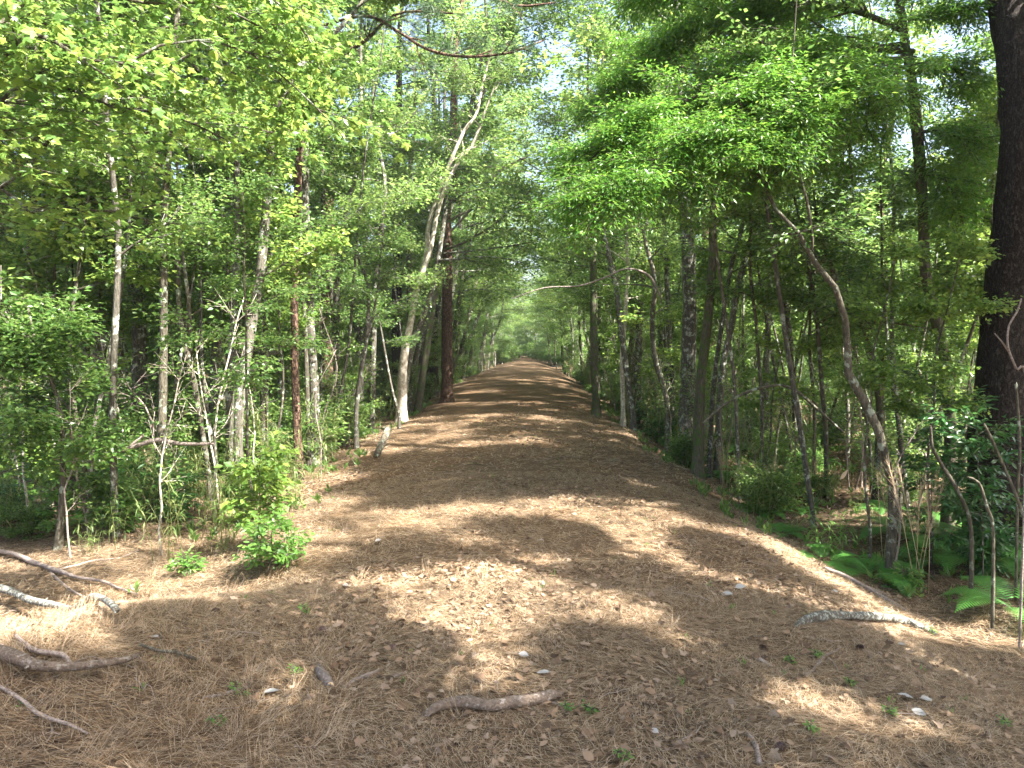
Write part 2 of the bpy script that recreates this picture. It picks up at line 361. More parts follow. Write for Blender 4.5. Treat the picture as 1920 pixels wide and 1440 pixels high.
STY = {  # leaf kind, leaves per twig, size, width ratio, spread, material
    'leaf': ('leaf', 24, 0.085, 0.62, 0.12, 'leaf'), 'gum': ('leaf', 20, 0.10, 0.8, 0.12, 'maple'),
    'oak': ('leaf', 36, 0.075, 0.30, 0.09, 'oak'), 'maple': ('maple', 11, 0.095, 0.85, 0.10, 'maple'),
    'bigleaf': ('leaf', 17, 0.12, 0.6, 0.24, 'leaf'), 'bigmaple': ('leaf', 15, 0.13, 0.68, 0.24, 'maple'), 'tiny': ('oval', 6, 0.03, 0.4, 0.01, 'bright'),
    'pine': ('pine', 34, 0.2, 0.006, 0, 'needle'), 'bigpine': ('pine', 26, 0.26, 0.012, 0, 'needle'),
    'glossy': ('oval', 12, 0.10, 0.42, 0.05, 'glossy'), 'fresh': ('oval', 10, 0.075, 0.5, 0.04, 'bright')}
def finish(gr, root, sty, bark, dens=1.0, crown_name='crown'):
    k, per, size, ratio, spread, mat = STY[sty]
    mb = gr.leaves(k, max(2, int(per * dens)), size, ratio, spread)
    mb.join(gr.limbs); mb.join(gr.main)
    if mb.n: mb.obj(crown_name, M[mat], root, smoothf=False, quadmat=M[bark])
def trunk_and_crown(root, pts, rad, sty, bark, seed, z0, reach, nl, sub=5, twigs=6, twl=0.5, sides=10, dens=1.0, flare=1.0, up=0.35, rough=0.18, zfall=True, bias=None):
    """pts local to root"""
    pp, rr = catmull(pts, rad, 0.22)
    for i, p in enumerate(pp):
        h = p.z - pp[0].z
        if h < 0.7: rr[i] *= 1 + 0.55 * flare * (1 - h / 0.7) ** 2
    tb = MB(); tube(tb, pp, rr, sides, rough, seed)
    gr = Grow(seed); H = pp[-1].z
    if nl > 9 and not 'pine' in sty: nl = int(nl * .62); sub = int(sub * 1.35 + .5); twigs = int(twigs * 1.35 + .5); twl *= .85
    for k in range(nl):
        t = (k + gr.rnd(0, 0.9)) / nl; z = z0 + (H - z0) * t
        i = min(range(len(pp) - 1), key=lambda q: abs(pp[q].z - z))
        az = k * 2.4 + gr.rnd(-0.6, 0.6); v = Vector((math.cos(az), math.sin(az), up + gr.rnd(-0.15, 0.25)))
        if bias is not None and gr.r.random() < 0.5: v = (v + Vector(bias) * 1.2)
        L = reach * gr.rnd(0.5, 1.3) * (1.0 - 0.55 * t if zfall else 1.0)
        gr.branch(pp[i], v, L, max(0.007, min(rr[i] * 0.5, 0.012 * L + 0.006)), 0, sub, twigs, twl)
    tb.join(gr.main); gr.main = MB(); tb.obj('trunk', M[bark], root)
    finish(gr, root, sty, bark, dens)

# ================================================================= SETTING
def grid(name, xs, ys, f, mat):
    X, Y = np.meshgrid(xs, ys); Z = np.array([[f(float(x), float(y)) for x in xs] for y in ys])
    V = np.stack([X, Y, Z], -1).reshape(-1, 3); nx = len(xs)
    i = (np.arange(len(ys) - 1)[:, None] * nx + np.arange(nx - 1)[None]).ravel()
    mb = MB(); mb.add(V, np.stack([i, i + 1, i + nx + 1, i + nx], -1)); return mb.obj(name, mat)
def spaced(lo, hi, fine, k):
    out = [lo]
    while out[-1] < hi: out.append(out[-1] + fine + k * abs(out[-1] - 0) ** 1.6)
    return out
xp = spaced(0, 350, 0.10, 0.004); xs = np.array([-v for v in xp[:0:-1]] + xp)
yn = spaced(0, 60, 0.5, 0.02); yp = spaced(0, 400, 0.12, 0.0028)
ys = np.array([-v for v in yn[:0:-1]] + yp)
tag(grid('ground', xs, ys, g, M['ground']), kind='structure')
px_ = np.linspace(-1, 1, 41)
def path_sheet():
    ys = spaced(-12, 124, 0.14, 0.0015); V = []
    for y in ys:
        for t in px_:
            hw = half(y, t) * 0.93; x = t * (hw + 0.3 * nz(t * 3, y, 0.9, 9) + 0.16 * nz(t * 3, y, 3.1, 19)); V.append((x, y, g(x, y) + 0.004))
    nx = len(px_); i = (np.arange(len(ys) - 1)[:, None] * nx + np.arange(nx - 1)[None]).ravel()
    mb = MB(); mb.add(V, np.stack([i, i + 1, i + nx + 1, i + nx], -1)); return mb.obj('path', M['path'])
tag(path_sheet(), kind='structure')

# ---- ground cover: pine straw and dry leaves lying on the floor
def gz(X, Y): return np.array([g(a, b) for a, b in zip(X.tolist(), Y.tolist())])
_gx = np.linspace(-14, 14, 281); _gy = np.linspace(1, 30, 291)
_GZ = np.array([[g(float(x), float(y)) for x in _gx] for y in _gy])
def gfast(X, Y):
    fx = np.clip((X + 14) / 0.1, 0, 279.999); fy = np.clip((Y - 1) / 0.1, 0, 289.999); i = fx.astype(int); j = fy.astype(int); a = fx - i; b = fy - j
    return _GZ[j, i] * (1 - a) * (1 - b) + _GZ[j, i + 1] * a * (1 - b) + _GZ[j + 1, i] * (1 - a) * b + _GZ[j + 1, i + 1] * a * b
rg = np.random.default_rng(5)
def fan(n, y0, y1, mar=1.2):
    y = rg.uniform(y0 ** 2, y1 ** 2, n) ** 0.5; x = rg.uniform(-1, 1, n) * (0.76 * y + mar); return x, y
def needles(n, y0, y1, L, wd, lift):
    mb = MB(); x, y = fan(n, y0, y1); a = rg.uniform(0, 2 * math.pi, n)
    # locally aligned drifts
    sw = np.array([nz(u, v, 0.9, 11) for u, v in zip(x, y)]); a = np.where(rg.random(n) < 0.55, sw * 5 + rg.normal(0, 0.5, n), a)
    el = rg.normal(0.02, 0.10, n); z = gfast(x, y) + rg.uniform(0.006, lift, n)
    D = np.stack([np.cos(a) * np.cos(el), np.sin(a) * np.cos(el), np.sin(el)], -1); Pm = np.stack([x, y, z], -1)
    S = unit(np.cross(D, np.array([[0, 0, 1.0]]))); ln = L * rg.uniform(0.6, 1.1, n)[:, None]; bend = rg.normal(0, 0.10, n)[:, None] * ln
    W = S * (wd * rg.uniform(0.7, 1.3, n)[:, None]); m = Pm + S * bend
    A = Pm - D * ln / 2; B = Pm + D * ln / 2
    for e in (A, B): e[:, 2] = np.maximum(e[:, 2], gfast(e[:, 0], e[:, 1]) + 0.006)
    V = np.stack([A - W / 2, A + W / 2, m - W / 2, m + W / 2, B - W / 3, B + W / 3], 1)
    q = np.array([(0, 1, 3, 2), (2, 3, 5, 4)])
    mb.add(V.reshape(-1, 3), (q[None] + (np.arange(n) * 6)[:, None, None]).reshape(-1, 4)); return mb
ns = MB()
for args in [(150000, 2.2, 6.5, 0.13, 0.0018, 0.03), (120000, 6.5, 12, 0.14, 0.0030, 0.03), (60000, 12, 24, 0.18, 0.008, 0.03)]:
    m_ = needles(*args); ns.add(m_.V[0], m_.Q[0])
def tufts(n, cx, cy, sx, sy):
    mb = MB(); k = n // 18; bx = rg.normal(cx, sx, k); by = rg.normal(cy, sy, k); az0 = rg.uniform(0, 6.283, k); el0 = rg.uniform(.15, 1.1, k)
    x = np.repeat(bx, 18) + rg.normal(0, .03, k * 18); y = np.repeat(by, 18) + rg.normal(0, .03, k * 18); n = k * 18
    a = np.repeat(az0, 18) + rg.normal(0, .45, n); el = np.repeat(el0, 18) + rg.normal(0, .25, n); A = np.stack([x, y, gfast(x, y) + rg.uniform(0, .03, n)], -1)
    D = np.stack([np.cos(a) * np.cos(el), np.sin(a) * np.cos(el), np.sin(el)], -1); L = rg.uniform(.08, .19, n)[:, None]; B = A + D * L; B[:, 2] -= .04 * L[:, 0]
    prisms(mb, A, B, np.full(n, .0009), np.full(n, .0006)); return mb
for args in [(7000, -3.3, 4.3, .8, .8), (2600, -1.7, 3.9, .5, .4), (2000, 0, 6, 2.2, 1.5), (2500, -2.8, 8.5, 1.2, 1.2)]:
    m_ = tufts(*args); ns.add(m_.V[0], m_.Q[0])
tag(ns.obj('pine_straw', M['straw'], smoothf=False), 'orange brown pine needles strewn over the track', 'pine straw', kind='stuff')
def dryleaves():
    mb = MB()
    for n, y0, y1 in ((7500, 2.2, 7), (6000, 7, 13), (4500, 13, 26)):
        x, y = fan(n * 3, y0, y1)
        keep = np.array([nz(u, v, 0.5, 21) for u, v in zip(x, y)]) + 0.22 * np.clip(x / 2.5, -1, 1) + .05 + rg.uniform(-0.35, 0.35, n * 3) - (y > 8) * 0.05 > 0.05
        x, y = x[keep][:n], y[keep][:n]; n = len(x)
        P0 = np.stack([x, y, gfast(x, y) + rg.uniform(0.008, 0.035, n)], -1); a = rg.uniform(0, 6.283, n)
        D = np.stack([np.cos(a), np.sin(a), rg.normal(0, .22, n)], -1); Nn = np.array([[0, 0, 1.]]) + rg.normal(0, .42, (n, 3))
        L = rg.uniform(.03, .075, n); curl = 0.9
        for j in range(6):
            base = MAPLE if j % 2 else OVAL
            t = base[0].copy(); c1, c2, c3 = rg.uniform(-.9, 1.1), rg.uniform(-1.2, .8), rg.uniform(-.5, .5)
            t[:, 1] += .12 * c3 * np.sin(t[:, 0] * 5); t[:, 2] = c1 * t[:, 1] ** 2 * 1.6 + c2 * (t[:, 0] - .45) ** 2 * 1.2 + c3 * t[:, 0] * t[:, 1]
            q = slice(j, None, 6); scatter(mb, (t, base[1]), P0[q], D[q], Nn[q], L[q], L[q] * rg.uniform(.45, .9, len(L[q])))
    return mb
tag(dryleaves().obj('dry_leaves', M['dry'], smoothf=False), 'curled tan leaves scattered over the pine straw', 'dead leaves', kind='stuff')
def twiglitter(n):
    mb = MB(); r_ = random.Random(8); x, y = fan(n, 2.6, 20)
    k = np.array([(u < -1.6 and v < 9) or abs(u) > 2.3 or r_.random() < .3 for u, v in zip(x, y)]); x, y = x[k], y[k]
    for u, v in zip(x.tolist(), y.tolist()):
        L = r_.uniform(.08, .45) * (1.5 if u < -1.8 and v < 7 else 1); a = r_.uniform(0, 6.283); q = r_.uniform(.0015, .0045); pts = []; m = 5
        for i in range(m + 1):
            a += r_.gauss(0, .22); pts.append(Vector((u, v, g(u, v) + .015 + .02 * r_.random() + (.10 * i / m if r_.random() < .25 and u < -1.8 else 0)))); u += math.cos(a) * L / m; v += math.sin(a) * L / m
            if i == 3 and L > .2:
                b = a + r_.choice((-1, 1)) * r_.uniform(.5, 1); tube(mb, [pts[-1], pts[-1] + Vector((math.cos(b), math.sin(b), .12)) * L * .35], [q * .7, q * .3], 4, caps=False)
        tube(mb, pts, [q * (1 - .6 * i / m) for i in range(m + 1)], 5, .2)
    return mb
tag(twiglitter(900).obj('twig_litter', M['deadwood']), 'small grey broken twigs strewn across the litter', 'twigs', kind='stuff')
def sprouts(n, y0, y1, keepf, h, mat, name, label, wd=0.2):
    x, y = fan(n, y0, y1); k = np.array([keepf(a, b) for a, b in zip(x, y)]); x, y = x[k], y[k]; n = len(x); per = 7
    X = np.repeat(x, per) + rg.normal(0, .012, n * per); Y = np.repeat(y, per) + rg.normal(0, .012, n * per)
    P0 = np.stack([X, Y, gfast(X, Y)], -1); a = rg.uniform(0, 6.283, n * per)
    el = rg.uniform(.5, 1.35, n * per); D = np.stack([np.cos(a) * np.cos(el), np.sin(a) * np.cos(el), np.sin(el)], -1)
    P0[:, 2] += rg.uniform(0, h * 0.5, n * per); L = np.repeat(h * rg.uniform(.5, 1.1, n), per) * rg.uniform(.5, 1, n * per)
    mb = MB(); scatter(mb, LEAF, P0, D, rg.normal(0, 1, (n * per, 3)), L, L * wd); return tag(mb.obj(name, mat, smoothf=False), label, 'seedlings', kind='stuff')
sprouts(900, 2.6, 22, lambda a, b: abs(a) < 3.1 and nz(a, b, .6, 31) > .02, 0.055, M['bright'], 'ground_cover', 'tiny bright green sprouts peppered over the track')
sprouts(7000, 7.5, 32, lambda a, b: abs(a) > half(b, a) + .15 and nz(a, b, .4, 33) > -.08 and (a > 0 or b > 9 or nz(a, b, .3, 34) > .12), 0.18, M['leaf'], 'undergrowth', 'low green leafy weeds along the ditches', 0.35)

# ================================================================= NAMED TREES (traced stems, placed at their own distance)
def traced(name, label, cat, wp, bark, sty, H, z0, reach, nl, base=None, depth=None, seed=0, sub=5, twigs=6, dens=1.0, lean=0.3, sides=10, group=None, up=.35, twl=.5, forks=(), zfall=True, flare=1.0, bias=None):
    """wp: pixel (x, y, width) from the ground up"""
    b = G(base[0], base[1]) if base else None
    if wp[0][0] > 1100 and 'pine' not in sty: dens *= .62
    d = depth if depth else b.y
    if b is None:
        b = P(wp[0][0], wp[0][1], d); b.z = g(b.x, b.y)
    elif depth:
        b = P(base[0], base[1], d); b.z = g(b.x, b.y)
    root = empty(name, b); tag(root, label, cat, group)
    pts = [Vector((0, 0, -0.15))]; rad = [wp[0][2] / 2 * d / FPX * 1.1]
    rs = random.Random(seed + 77)
    for i, (x, y, wd) in enumerate(wp):
        p = P(x, y, d) - b
        if p.z < 0.25: continue
        p.y += 0.04 * p.z * math.sin(seed + i * 0.9); pts.append(p); rad.append(wd / 2 * d / FPX)
    top = pts[-1]
    if H > top.z + 0.5:
        dr = (pts[-1] - pts[-2]).normalized(); k = max(2, int((H - top.z) / 1.3)); p = top.copy(); r0 = rad[-1]
        for i in range(k):
            dr = (dr * (1 - lean * 0.4) + Vector((rs.gauss(0, .07), rs.gauss(0, .07), lean * 0.5))).normalized()
            p = p + dr * ((H - top.z) / k); pts.append(p.copy()); rad.append(r0 * (1 - 0.85 * (i + 1) / k) + 0.006)
    trunk_and_crown(root, pts, rad, sty, bark, seed, z0, reach, nl, sub, twigs, twl, sides, dens, up=up, zfall=zfall, flare=flare, bias=bias)
    for fk in forks:
        q = [P(x, y, d) - b for x, y, wd in fk]; r_ = [wd / 2 * d / FPX for x, y, wd in fk]
        e = q[-1] + (q[-1] - q[-2]).normalized() * 1.5; q.append(e); r_.append(0.006)
        pp, rr = catmull(q, r_, .2); tb = MB(); tube(tb, pp, rr, 8, .12, seed); tb.obj('limb', M[bark], root)
        gr = Grow(seed + 5); gr.clothe(pp, rr, max(1.5, (q[-1] - q[0]).length * 0.6), 0, sub, twigs, twl, start=0.45); finish(gr, root, sty, bark, dens, 'foliage')
    return root
# ---- left side
traced('slender_tree', 'slender straight grey trunk with whitish lichened foot, fourth stem from the left edge', 'tree', [(218, 1005, 14), (214, 850, 13), (211, 700, 13), (209, 560, 12), (210, 440, 11), (208, 330, 11), (211, 230, 10), (213, 140, 10)], 'grey', 'leaf', 10, 3.6, 1.7, 9, base=(218, 1005), seed=11, dens=.8)
traced('hardwood_tree', 'thick straight grey trunk rising behind the leafy left shrubs', 'tree', [(264, 900, 27), (260, 800, 26), (257, 700, 25), (255, 600, 24), (256, 480, 23), (254, 380, 22), (248, 260, 20), (247, 143, 19)], 'grey', 'leaf', 15, 3.8, 2.4, 14, depth=14.5, seed=12)
traced('pine_tree', 'pale sunlit pine trunk deep between the thick grey trunk and the forked tree', 'tree', [(309, 740, 22), (307, 640, 21), (304, 540, 21), (301, 440, 20), (297, 330, 19)], 'redpine', 'pine', 20, 13, 2.4, 12, depth=24, seed=13)
traced('forked_tree', 'dark thin forked tree with two upright stems and wavy lower trunk', 'tree', [(398, 940, 9), (388, 870, 9), (378, 800, 10), (368, 720, 12), (355, 660, 11), (340, 600, 10), (331, 560, 9), (323, 480, 9), (310, 380, 8), (296, 280, 8), (290, 180, 7)], 'brown', 'leaf', 8.5, 3.0, 1.5, 8, base=(398, 940), seed=14, forks=[[(357, 665, 9), (356, 620, 9), (353, 560, 8), (345, 500, 7), (337, 430, 6), (334, 350, 6)]], dens=.8)
traced('hardwood_tree', 'dark lichen-spotted trunk with a gentle S-bend and sunlit foot', 'tree', [(405, 880, 16), (400, 813, 15), (402, 740, 16), (405, 697, 17), (412, 620, 18), (417, 563, 18), (422, 480, 18), (423, 367, 19), (433, 260, 19), (441, 157, 18)], 'grey', 'leaf', 13, 4.2, 2.2, 12, base=(405, 880), seed=15)
traced('pine_tree', 'wide pale pine trunk standing just behind the S-bend trunk', 'tree', [(468, 760, 24), (466, 600, 24), (465, 480, 24), (463, 340, 23), (461, 180, 22)], 'redpine', 'pine', 21, 13, 2.6, 12, depth=21, seed=16)
traced('leaning_tree', 'mottled grey trunk leaning right above the bright green seedling bush', 'tree', [(448, 880, 18), (450, 780, 18), (457, 697, 19), (467, 613, 19), (480, 520, 18), (493, 417, 17), (507, 333, 16), (520, 250, 15), (545, 175, 11), (583, 100, 10), (640, 30, 9)], 'grey', 'gum', 9, 3.4, 2.0, 10, depth=12, seed=17, dens=.8)
traced('slender_tree', 'dark upright trunk close behind the right-leaning mottled trunk', 'tree', [(496, 800, 15), (497, 680, 15), (500, 480, 14), (507, 380, 14), (513, 270, 12)], 'brown', 'leaf', 13, 4.0, 2.0, 10, depth=15, seed=18)
traced('hardwood_tree', 'pale trunk with flared sunlit foot beside the left track shoulder', 'tree', [(592, 830, 26), (590, 790, 19), (587, 713, 17), (581, 613, 16), (580, 480, 15), (578, 380, 14), (577, 283, 13)], 'grey', 'leaf', 13, 4.0, 2.2, 12, depth=15.5, seed=19, flare=1.3)
traced('slender_tree', 'thin stem pressed against the flared pale trunk on its left', 'tree', [(578, 833, 9), (573, 700, 9), (570, 590, 9), (566, 500, 8)], 'brown', 'leaf', 7, 3.4, 1.3, 6, depth=15.2, seed=20, dens=.7)
traced('pine_tree', 'dark reddish pine trunk left of the leaning white tree', 'tree', [(612, 760, 24), (613, 640, 23), (618, 480, 22), (620, 400, 22), (612, 300, 20), (600, 150, 18)], 'redpine', 'pine', 20, 12, 2.6, 12, depth=22, seed=21)
traced('slender_tree', 'straight grey sapling trunk right of the dark reddish pine', 'tree', [(633, 795, 14), (633, 680, 13), (634, 560, 12), (637, 470, 11), (650, 380, 10), (668, 300, 9), (672, 200, 8)], 'grey', 'leaf', 12, 4, 1.9, 10, depth=18, seed=22)
traced('white_tree', 'pale whitish leaning tree with twin stems at the left edge of the track', 'tree', [(752, 778, 20), (757, 680, 15), (770, 607, 12), (780, 547, 11), (797, 480, 9), (803, 417, 8), (827, 350, 7), (845, 310, 7), (873, 250, 6), (893, 217, 5), (905, 150, 4)], 'pale_bark', 'leaf', 15, 7.5, 2.2, 12, depth=23, base=(752, 780), seed=23, forks=[[(781, 540, 10), (806, 470, 9), (820, 400, 8), (838, 345, 8), (862, 300, 7), (887, 270, 7), (900, 235, 6)]], dens=.8, up=.5)
traced('pine_tree', 'dark pine trunk behind the leaning white tree', 'tree', [(745, 700, 19), (744, 600, 19), (744, 500, 18), (742, 380, 17)], 'pine', 'pine', 21, 13, 2.5, 12, depth=29, seed=24)
traced('slender_tree', 'dark narrow trunk crossing behind the white leaning tree where it forks', 'tree', [(768, 700, 13), (768, 577, 12), (766, 480, 12), (764, 400, 11)], 'brown', 'leaf', 14, 4.5, 2.2, 10, depth=27, seed=25)
traced('pine_tree', 'dark pine trunk half hidden by leaves between two pines, left verge', 'tree', [(814, 680, 16), (813, 600, 16), (812, 520, 15), (811, 420, 14)], 'pine', 'pine', 20, 12, 2.5, 12, depth=34, seed=26)
traced('pine_tree', 'dark reddish pine with a sunlit right flank, nearest the track end on the left', 'tree', [(838, 710, 21), (838, 640, 20), (839, 560, 19), (840, 480, 18), (838, 380, 17)], 'redpine', 'pine', 21, 12, 2.6, 12, depth=29, seed=27, bias=(.5, 0, 0))
traced('slender_tree', 'brown curving trunk at the far left, rising from bare orange litter', 'tree', [(10, 930, 15), (18, 860, 15), (33, 797, 13), (40, 730, 12), (36, 640, 11), (32, 560, 11), (40, 480, 10), (58, 380, 9)], 'brown', 'leaf', 8, 3.2, 1.6, 8, base=(10, 935), seed=28, dens=.8)
traced('slender_tree', 'short dark stem with reddish foot below the shrub at far left', 'tree', [(103, 1033, 13), (117, 960, 12), (121, 880, 10), (113, 800, 9), (98, 740, 8), (80, 690, 7)], 'brown', 'leaf', 3.2, 1.2, 1.0, 9, base=(105, 1033), seed=29, dens=1.1)
traced('hardwood_tree', 'lichen-patched trunk left of the thick grey trunk, vines at its foot', 'tree', [(190, 780, 18), (189, 700, 18), (186, 613, 18), (178, 545, 17), (170, 480, 17), (160, 380, 16), (152, 280, 15)], 'grey', 'leaf', 14, 4, 2.3, 12, depth=17, seed=30)
traced('pine_tree', 'pale broad trunk glimpsed through leaves at upper left', 'tree', [(160, 720, 22), (150, 560, 22), (143, 450, 21), (130, 300, 20), (125, 160, 19)], 'redpine', 'pine', 20, 13, 2.5, 12, depth=23, seed=31)
traced('slender_tree', 'very thin pale stem standing alone in the dark wood at far left', 'tree', [(82, 800, 8), (88, 700, 8), (86, 560, 8), (78, 430, 7), (68, 320, 7), (55, 250, 6)], 'pale_bark', 'leaf', 11, 5, 1.5, 8, depth=16, seed=32, dens=.8)
traced('slender_tree', 'thin dark stem between the forked tree and the S-bend trunk', 'tree', [(372, 800, 8), (376, 680, 8), (384, 560, 8), (388, 430, 8), (380, 300, 7)], 'brown', 'leaf', 12, 4.5, 1.6, 8, depth=17, seed=33, dens=.8)
traced('slender_tree', 'thin crooked grey stem with bare forks between seedling trunks and white tree', 'tree', [(668, 770, 9), (677, 700, 9), (688, 640, 8), (693, 580, 7), (690, 530, 7), (676, 500, 5)], 'grey', 'leaf', 5, 3.0, 1.2, 7, depth=17, seed=34, dens=.5, forks=[[(688, 640, 6), (700, 590, 5), (708, 540, 5), (712, 500, 4)]])
traced('sapling', 'pale thin sapling leaning left against the white leaning tree', 'sapling', [(748, 775, 6), (738, 740, 5), (730, 700, 4), (722, 660, 4), (712, 610, 3)], 'grey', 'leaf', 4.4, 2.2, .8, 5, depth=20, seed=35, dens=.6)
# ---- right side
traced('slender_tree', 'ivy-green straight trunk at the right edge of the track, farthest of the clear ones', 'tree', [(1117, 750, 15), (1113, 660, 14), (1112, 560, 13), (1112, 480, 12)], 'moss', 'leaf', 13, 3.6, 2.3, 12, depth=24, seed=41, bias=(-.5, 0, 0))
traced('slender_tree', 'slightly bowed thin trunk, left one of a pair at the right track edge', 'tree', [(1186, 770, 10), (1172, 680, 10), (1162, 590, 10), (1155, 530, 10), (1144, 480, 9), (1132, 430, 9)], 'grey', 'leaf', 11, 3.6, 1.8, 10, depth=21, seed=42, bias=(-.4, 0, 0))
traced('slender_tree', 'pale thin trunk, right one of a pair at the right track edge', 'tree', [(1168, 760, 9), (1166, 680, 9), (1172, 600, 8), (1178, 520, 8), (1176, 440, 7)], 'pale_bark', 'leaf', 11, 4, 1.7, 8, depth=22, seed=43, dens=.8)
traced('slender_tree', 'dark snaking thin trunk just left of the broad pale right-hand trunk', 'tree', [(1252, 768, 10), (1244, 720, 10), (1233, 687, 10), (1225, 640, 9), (1223, 590, 9), (1226, 540, 8), (1221, 500, 8), (1212, 460, 8)], 'brown', 'leaf', 9, 3.4, 1.6, 9, depth=18, seed=44, dens=.8)
traced('slender_tree', 'thin grey trunk immediately behind the snaking dark one', 'tree', [(1262, 740, 9), (1257, 640, 9), (1252, 540, 9), (1246, 440, 8)], 'grey', 'leaf', 12, 4, 1.8, 9, depth=21, seed=45)
traced('hardwood_tree', 'broad pale grey trunk, thickest on the right verge before the big pine', 'tree', [(1288, 790, 30), (1290, 700, 27), (1291, 600, 25), (1288, 500, 24), (1283, 420, 23), (1280, 300, 21)], 'grey', 'leaf', 15, 5, 2.6, 14, depth=17, seed=46)
traced('hardwood_tree', 'leaning dark trunk with mossy green foot beside the broad pale trunk', 'tree', [(1310, 800, 20), (1313, 713, 17), (1320, 640, 17), (1329, 560, 16), (1338, 480, 15), (1342, 417, 15), (1350, 300, 14)], 'moss', 'leaf', 12, 4.6, 2.2, 10, depth=14, seed=47)
traced('slender_tree', 'thin trunk, first of two leaning right beyond the mossy-footed trunk', 'tree', [(1333, 780, 9), (1340, 690, 9), (1352, 610, 8), (1364, 550, 8), (1378, 490, 8), (1398, 420, 7)], 'grey', 'leaf', 9, 4, 1.6, 8, depth=15, seed=48, dens=.8)
traced('slender_tree', 'thicker trunk, second of two leaning right beyond the mossy-footed trunk', 'tree', [(1347, 765, 12), (1355, 680, 12), (1373, 613, 12), (1385, 550, 12), (1396, 500, 11), (1412, 430, 11)], 'grey', 'leaf', 10, 4, 1.8, 9, depth=15.5, seed=49, dens=.8)
traced('sapling', 'wiry dark sapling with a pale foot behind the right ditch', 'sapling', [(1428, 815, 7), (1430, 747, 7), (1424, 650, 6), (1420, 600, 6), (1410, 555, 6), (1402, 515, 5)], 'brown', 'leaf', 6.5, 3.4, 1.2, 8, depth=13.5, seed=50, dens=.8)
traced('slender_tree', 'thin bowed grey trunk standing alone in the right ditch', 'tree', [(1504, 875, 9), (1493, 797, 9), (1487, 713, 9), (1480, 630, 9), (1467, 563, 9), (1445, 490, 8), (1433, 450, 8), (1413, 403, 7), (1385, 350, 6), (1357, 310, 6)], 'grey', 'leaf', 6.2, 3.6, 1.5, 8, base=(1504, 875), seed=51, dens=.8)
traced('sapling', 'near black thin stem behind the bowed grey trunk', 'sapling', [(1551, 825, 8), (1543, 730, 8), (1534, 650, 7), (1527, 607, 7), (1518, 540, 6)], 'brown', 'leaf', 6, 3, 1.3, 8, depth=13, seed=52, dens=.8)
traced('sapling', 'dark thin stem with a kink beside the near black one', 'sapling', [(1528, 790, 6), (1522, 720, 6), (1513, 650, 6), (1515, 590, 5)], 'brown', 'leaf', 6, 3, 1.2, 8, depth=14, seed=53, dens=.8)
traced('arching_tree', 'pale smooth tree bending left in a long arch over the right bank', 'tree', [(1672, 910, 17), (1657, 863, 16), (1643, 807, 16), (1617, 747, 16), (1597, 700, 15), (1596, 647, 12), (1587, 597, 12), (1560, 540, 11), (1520, 497, 10), (1490, 440, 8), (1457, 393, 7), (1440, 340, 7), (1413, 290, 6), (1397, 233, 6), (1377, 157, 5)], 'brown', 'leaf', 5.4, 4.0, .9, 7, depth=8.8, seed=54, dens=.5, forks=[[(1522, 495, 6), (1523, 447, 6), (1513, 377, 6), (1493, 300, 5), (1480, 217, 4), (1486, 120, 3)]], twl=.35, flare=.4)
traced('slender_tree', 'dark trunk right behind the arching pale tree', 'tree', [(1648, 780, 15), (1640, 710, 14), (1625, 635, 13), (1607, 590, 12), (1580, 547, 10), (1560, 500, 9)], 'brown', 'glossy', 5.5, 3.0, 1.6, 9, depth=12.5, seed=55)
traced('slender_tree', 'reddish sunlit trunk far behind, between arching tree and tall mossy oak', 'tree', [(1655, 560, 12), (1657, 430, 12), (1657, 350, 12), (1668, 290, 10), (1672, 240, 9)], 'redpine', 'leaf', 10, 5, 2, 8, depth=17, seed=56, dens=.7)
traced('pine_tree', 'huge dark pine trunk filling the right edge of the view', 'pine tree', [(1884, 900, 118), (1887, 800, 112), (1893, 700, 100), (1894, 560, 88), (1896, 420, 82), (1899, 280, 76), (1902, 140, 70), (1905, 0, 66)], 'pine', 'pine', 24, 14, 3.6, 26, depth=9.6, seed=57, sides=20, flare=.35, sub=6, twigs=7)

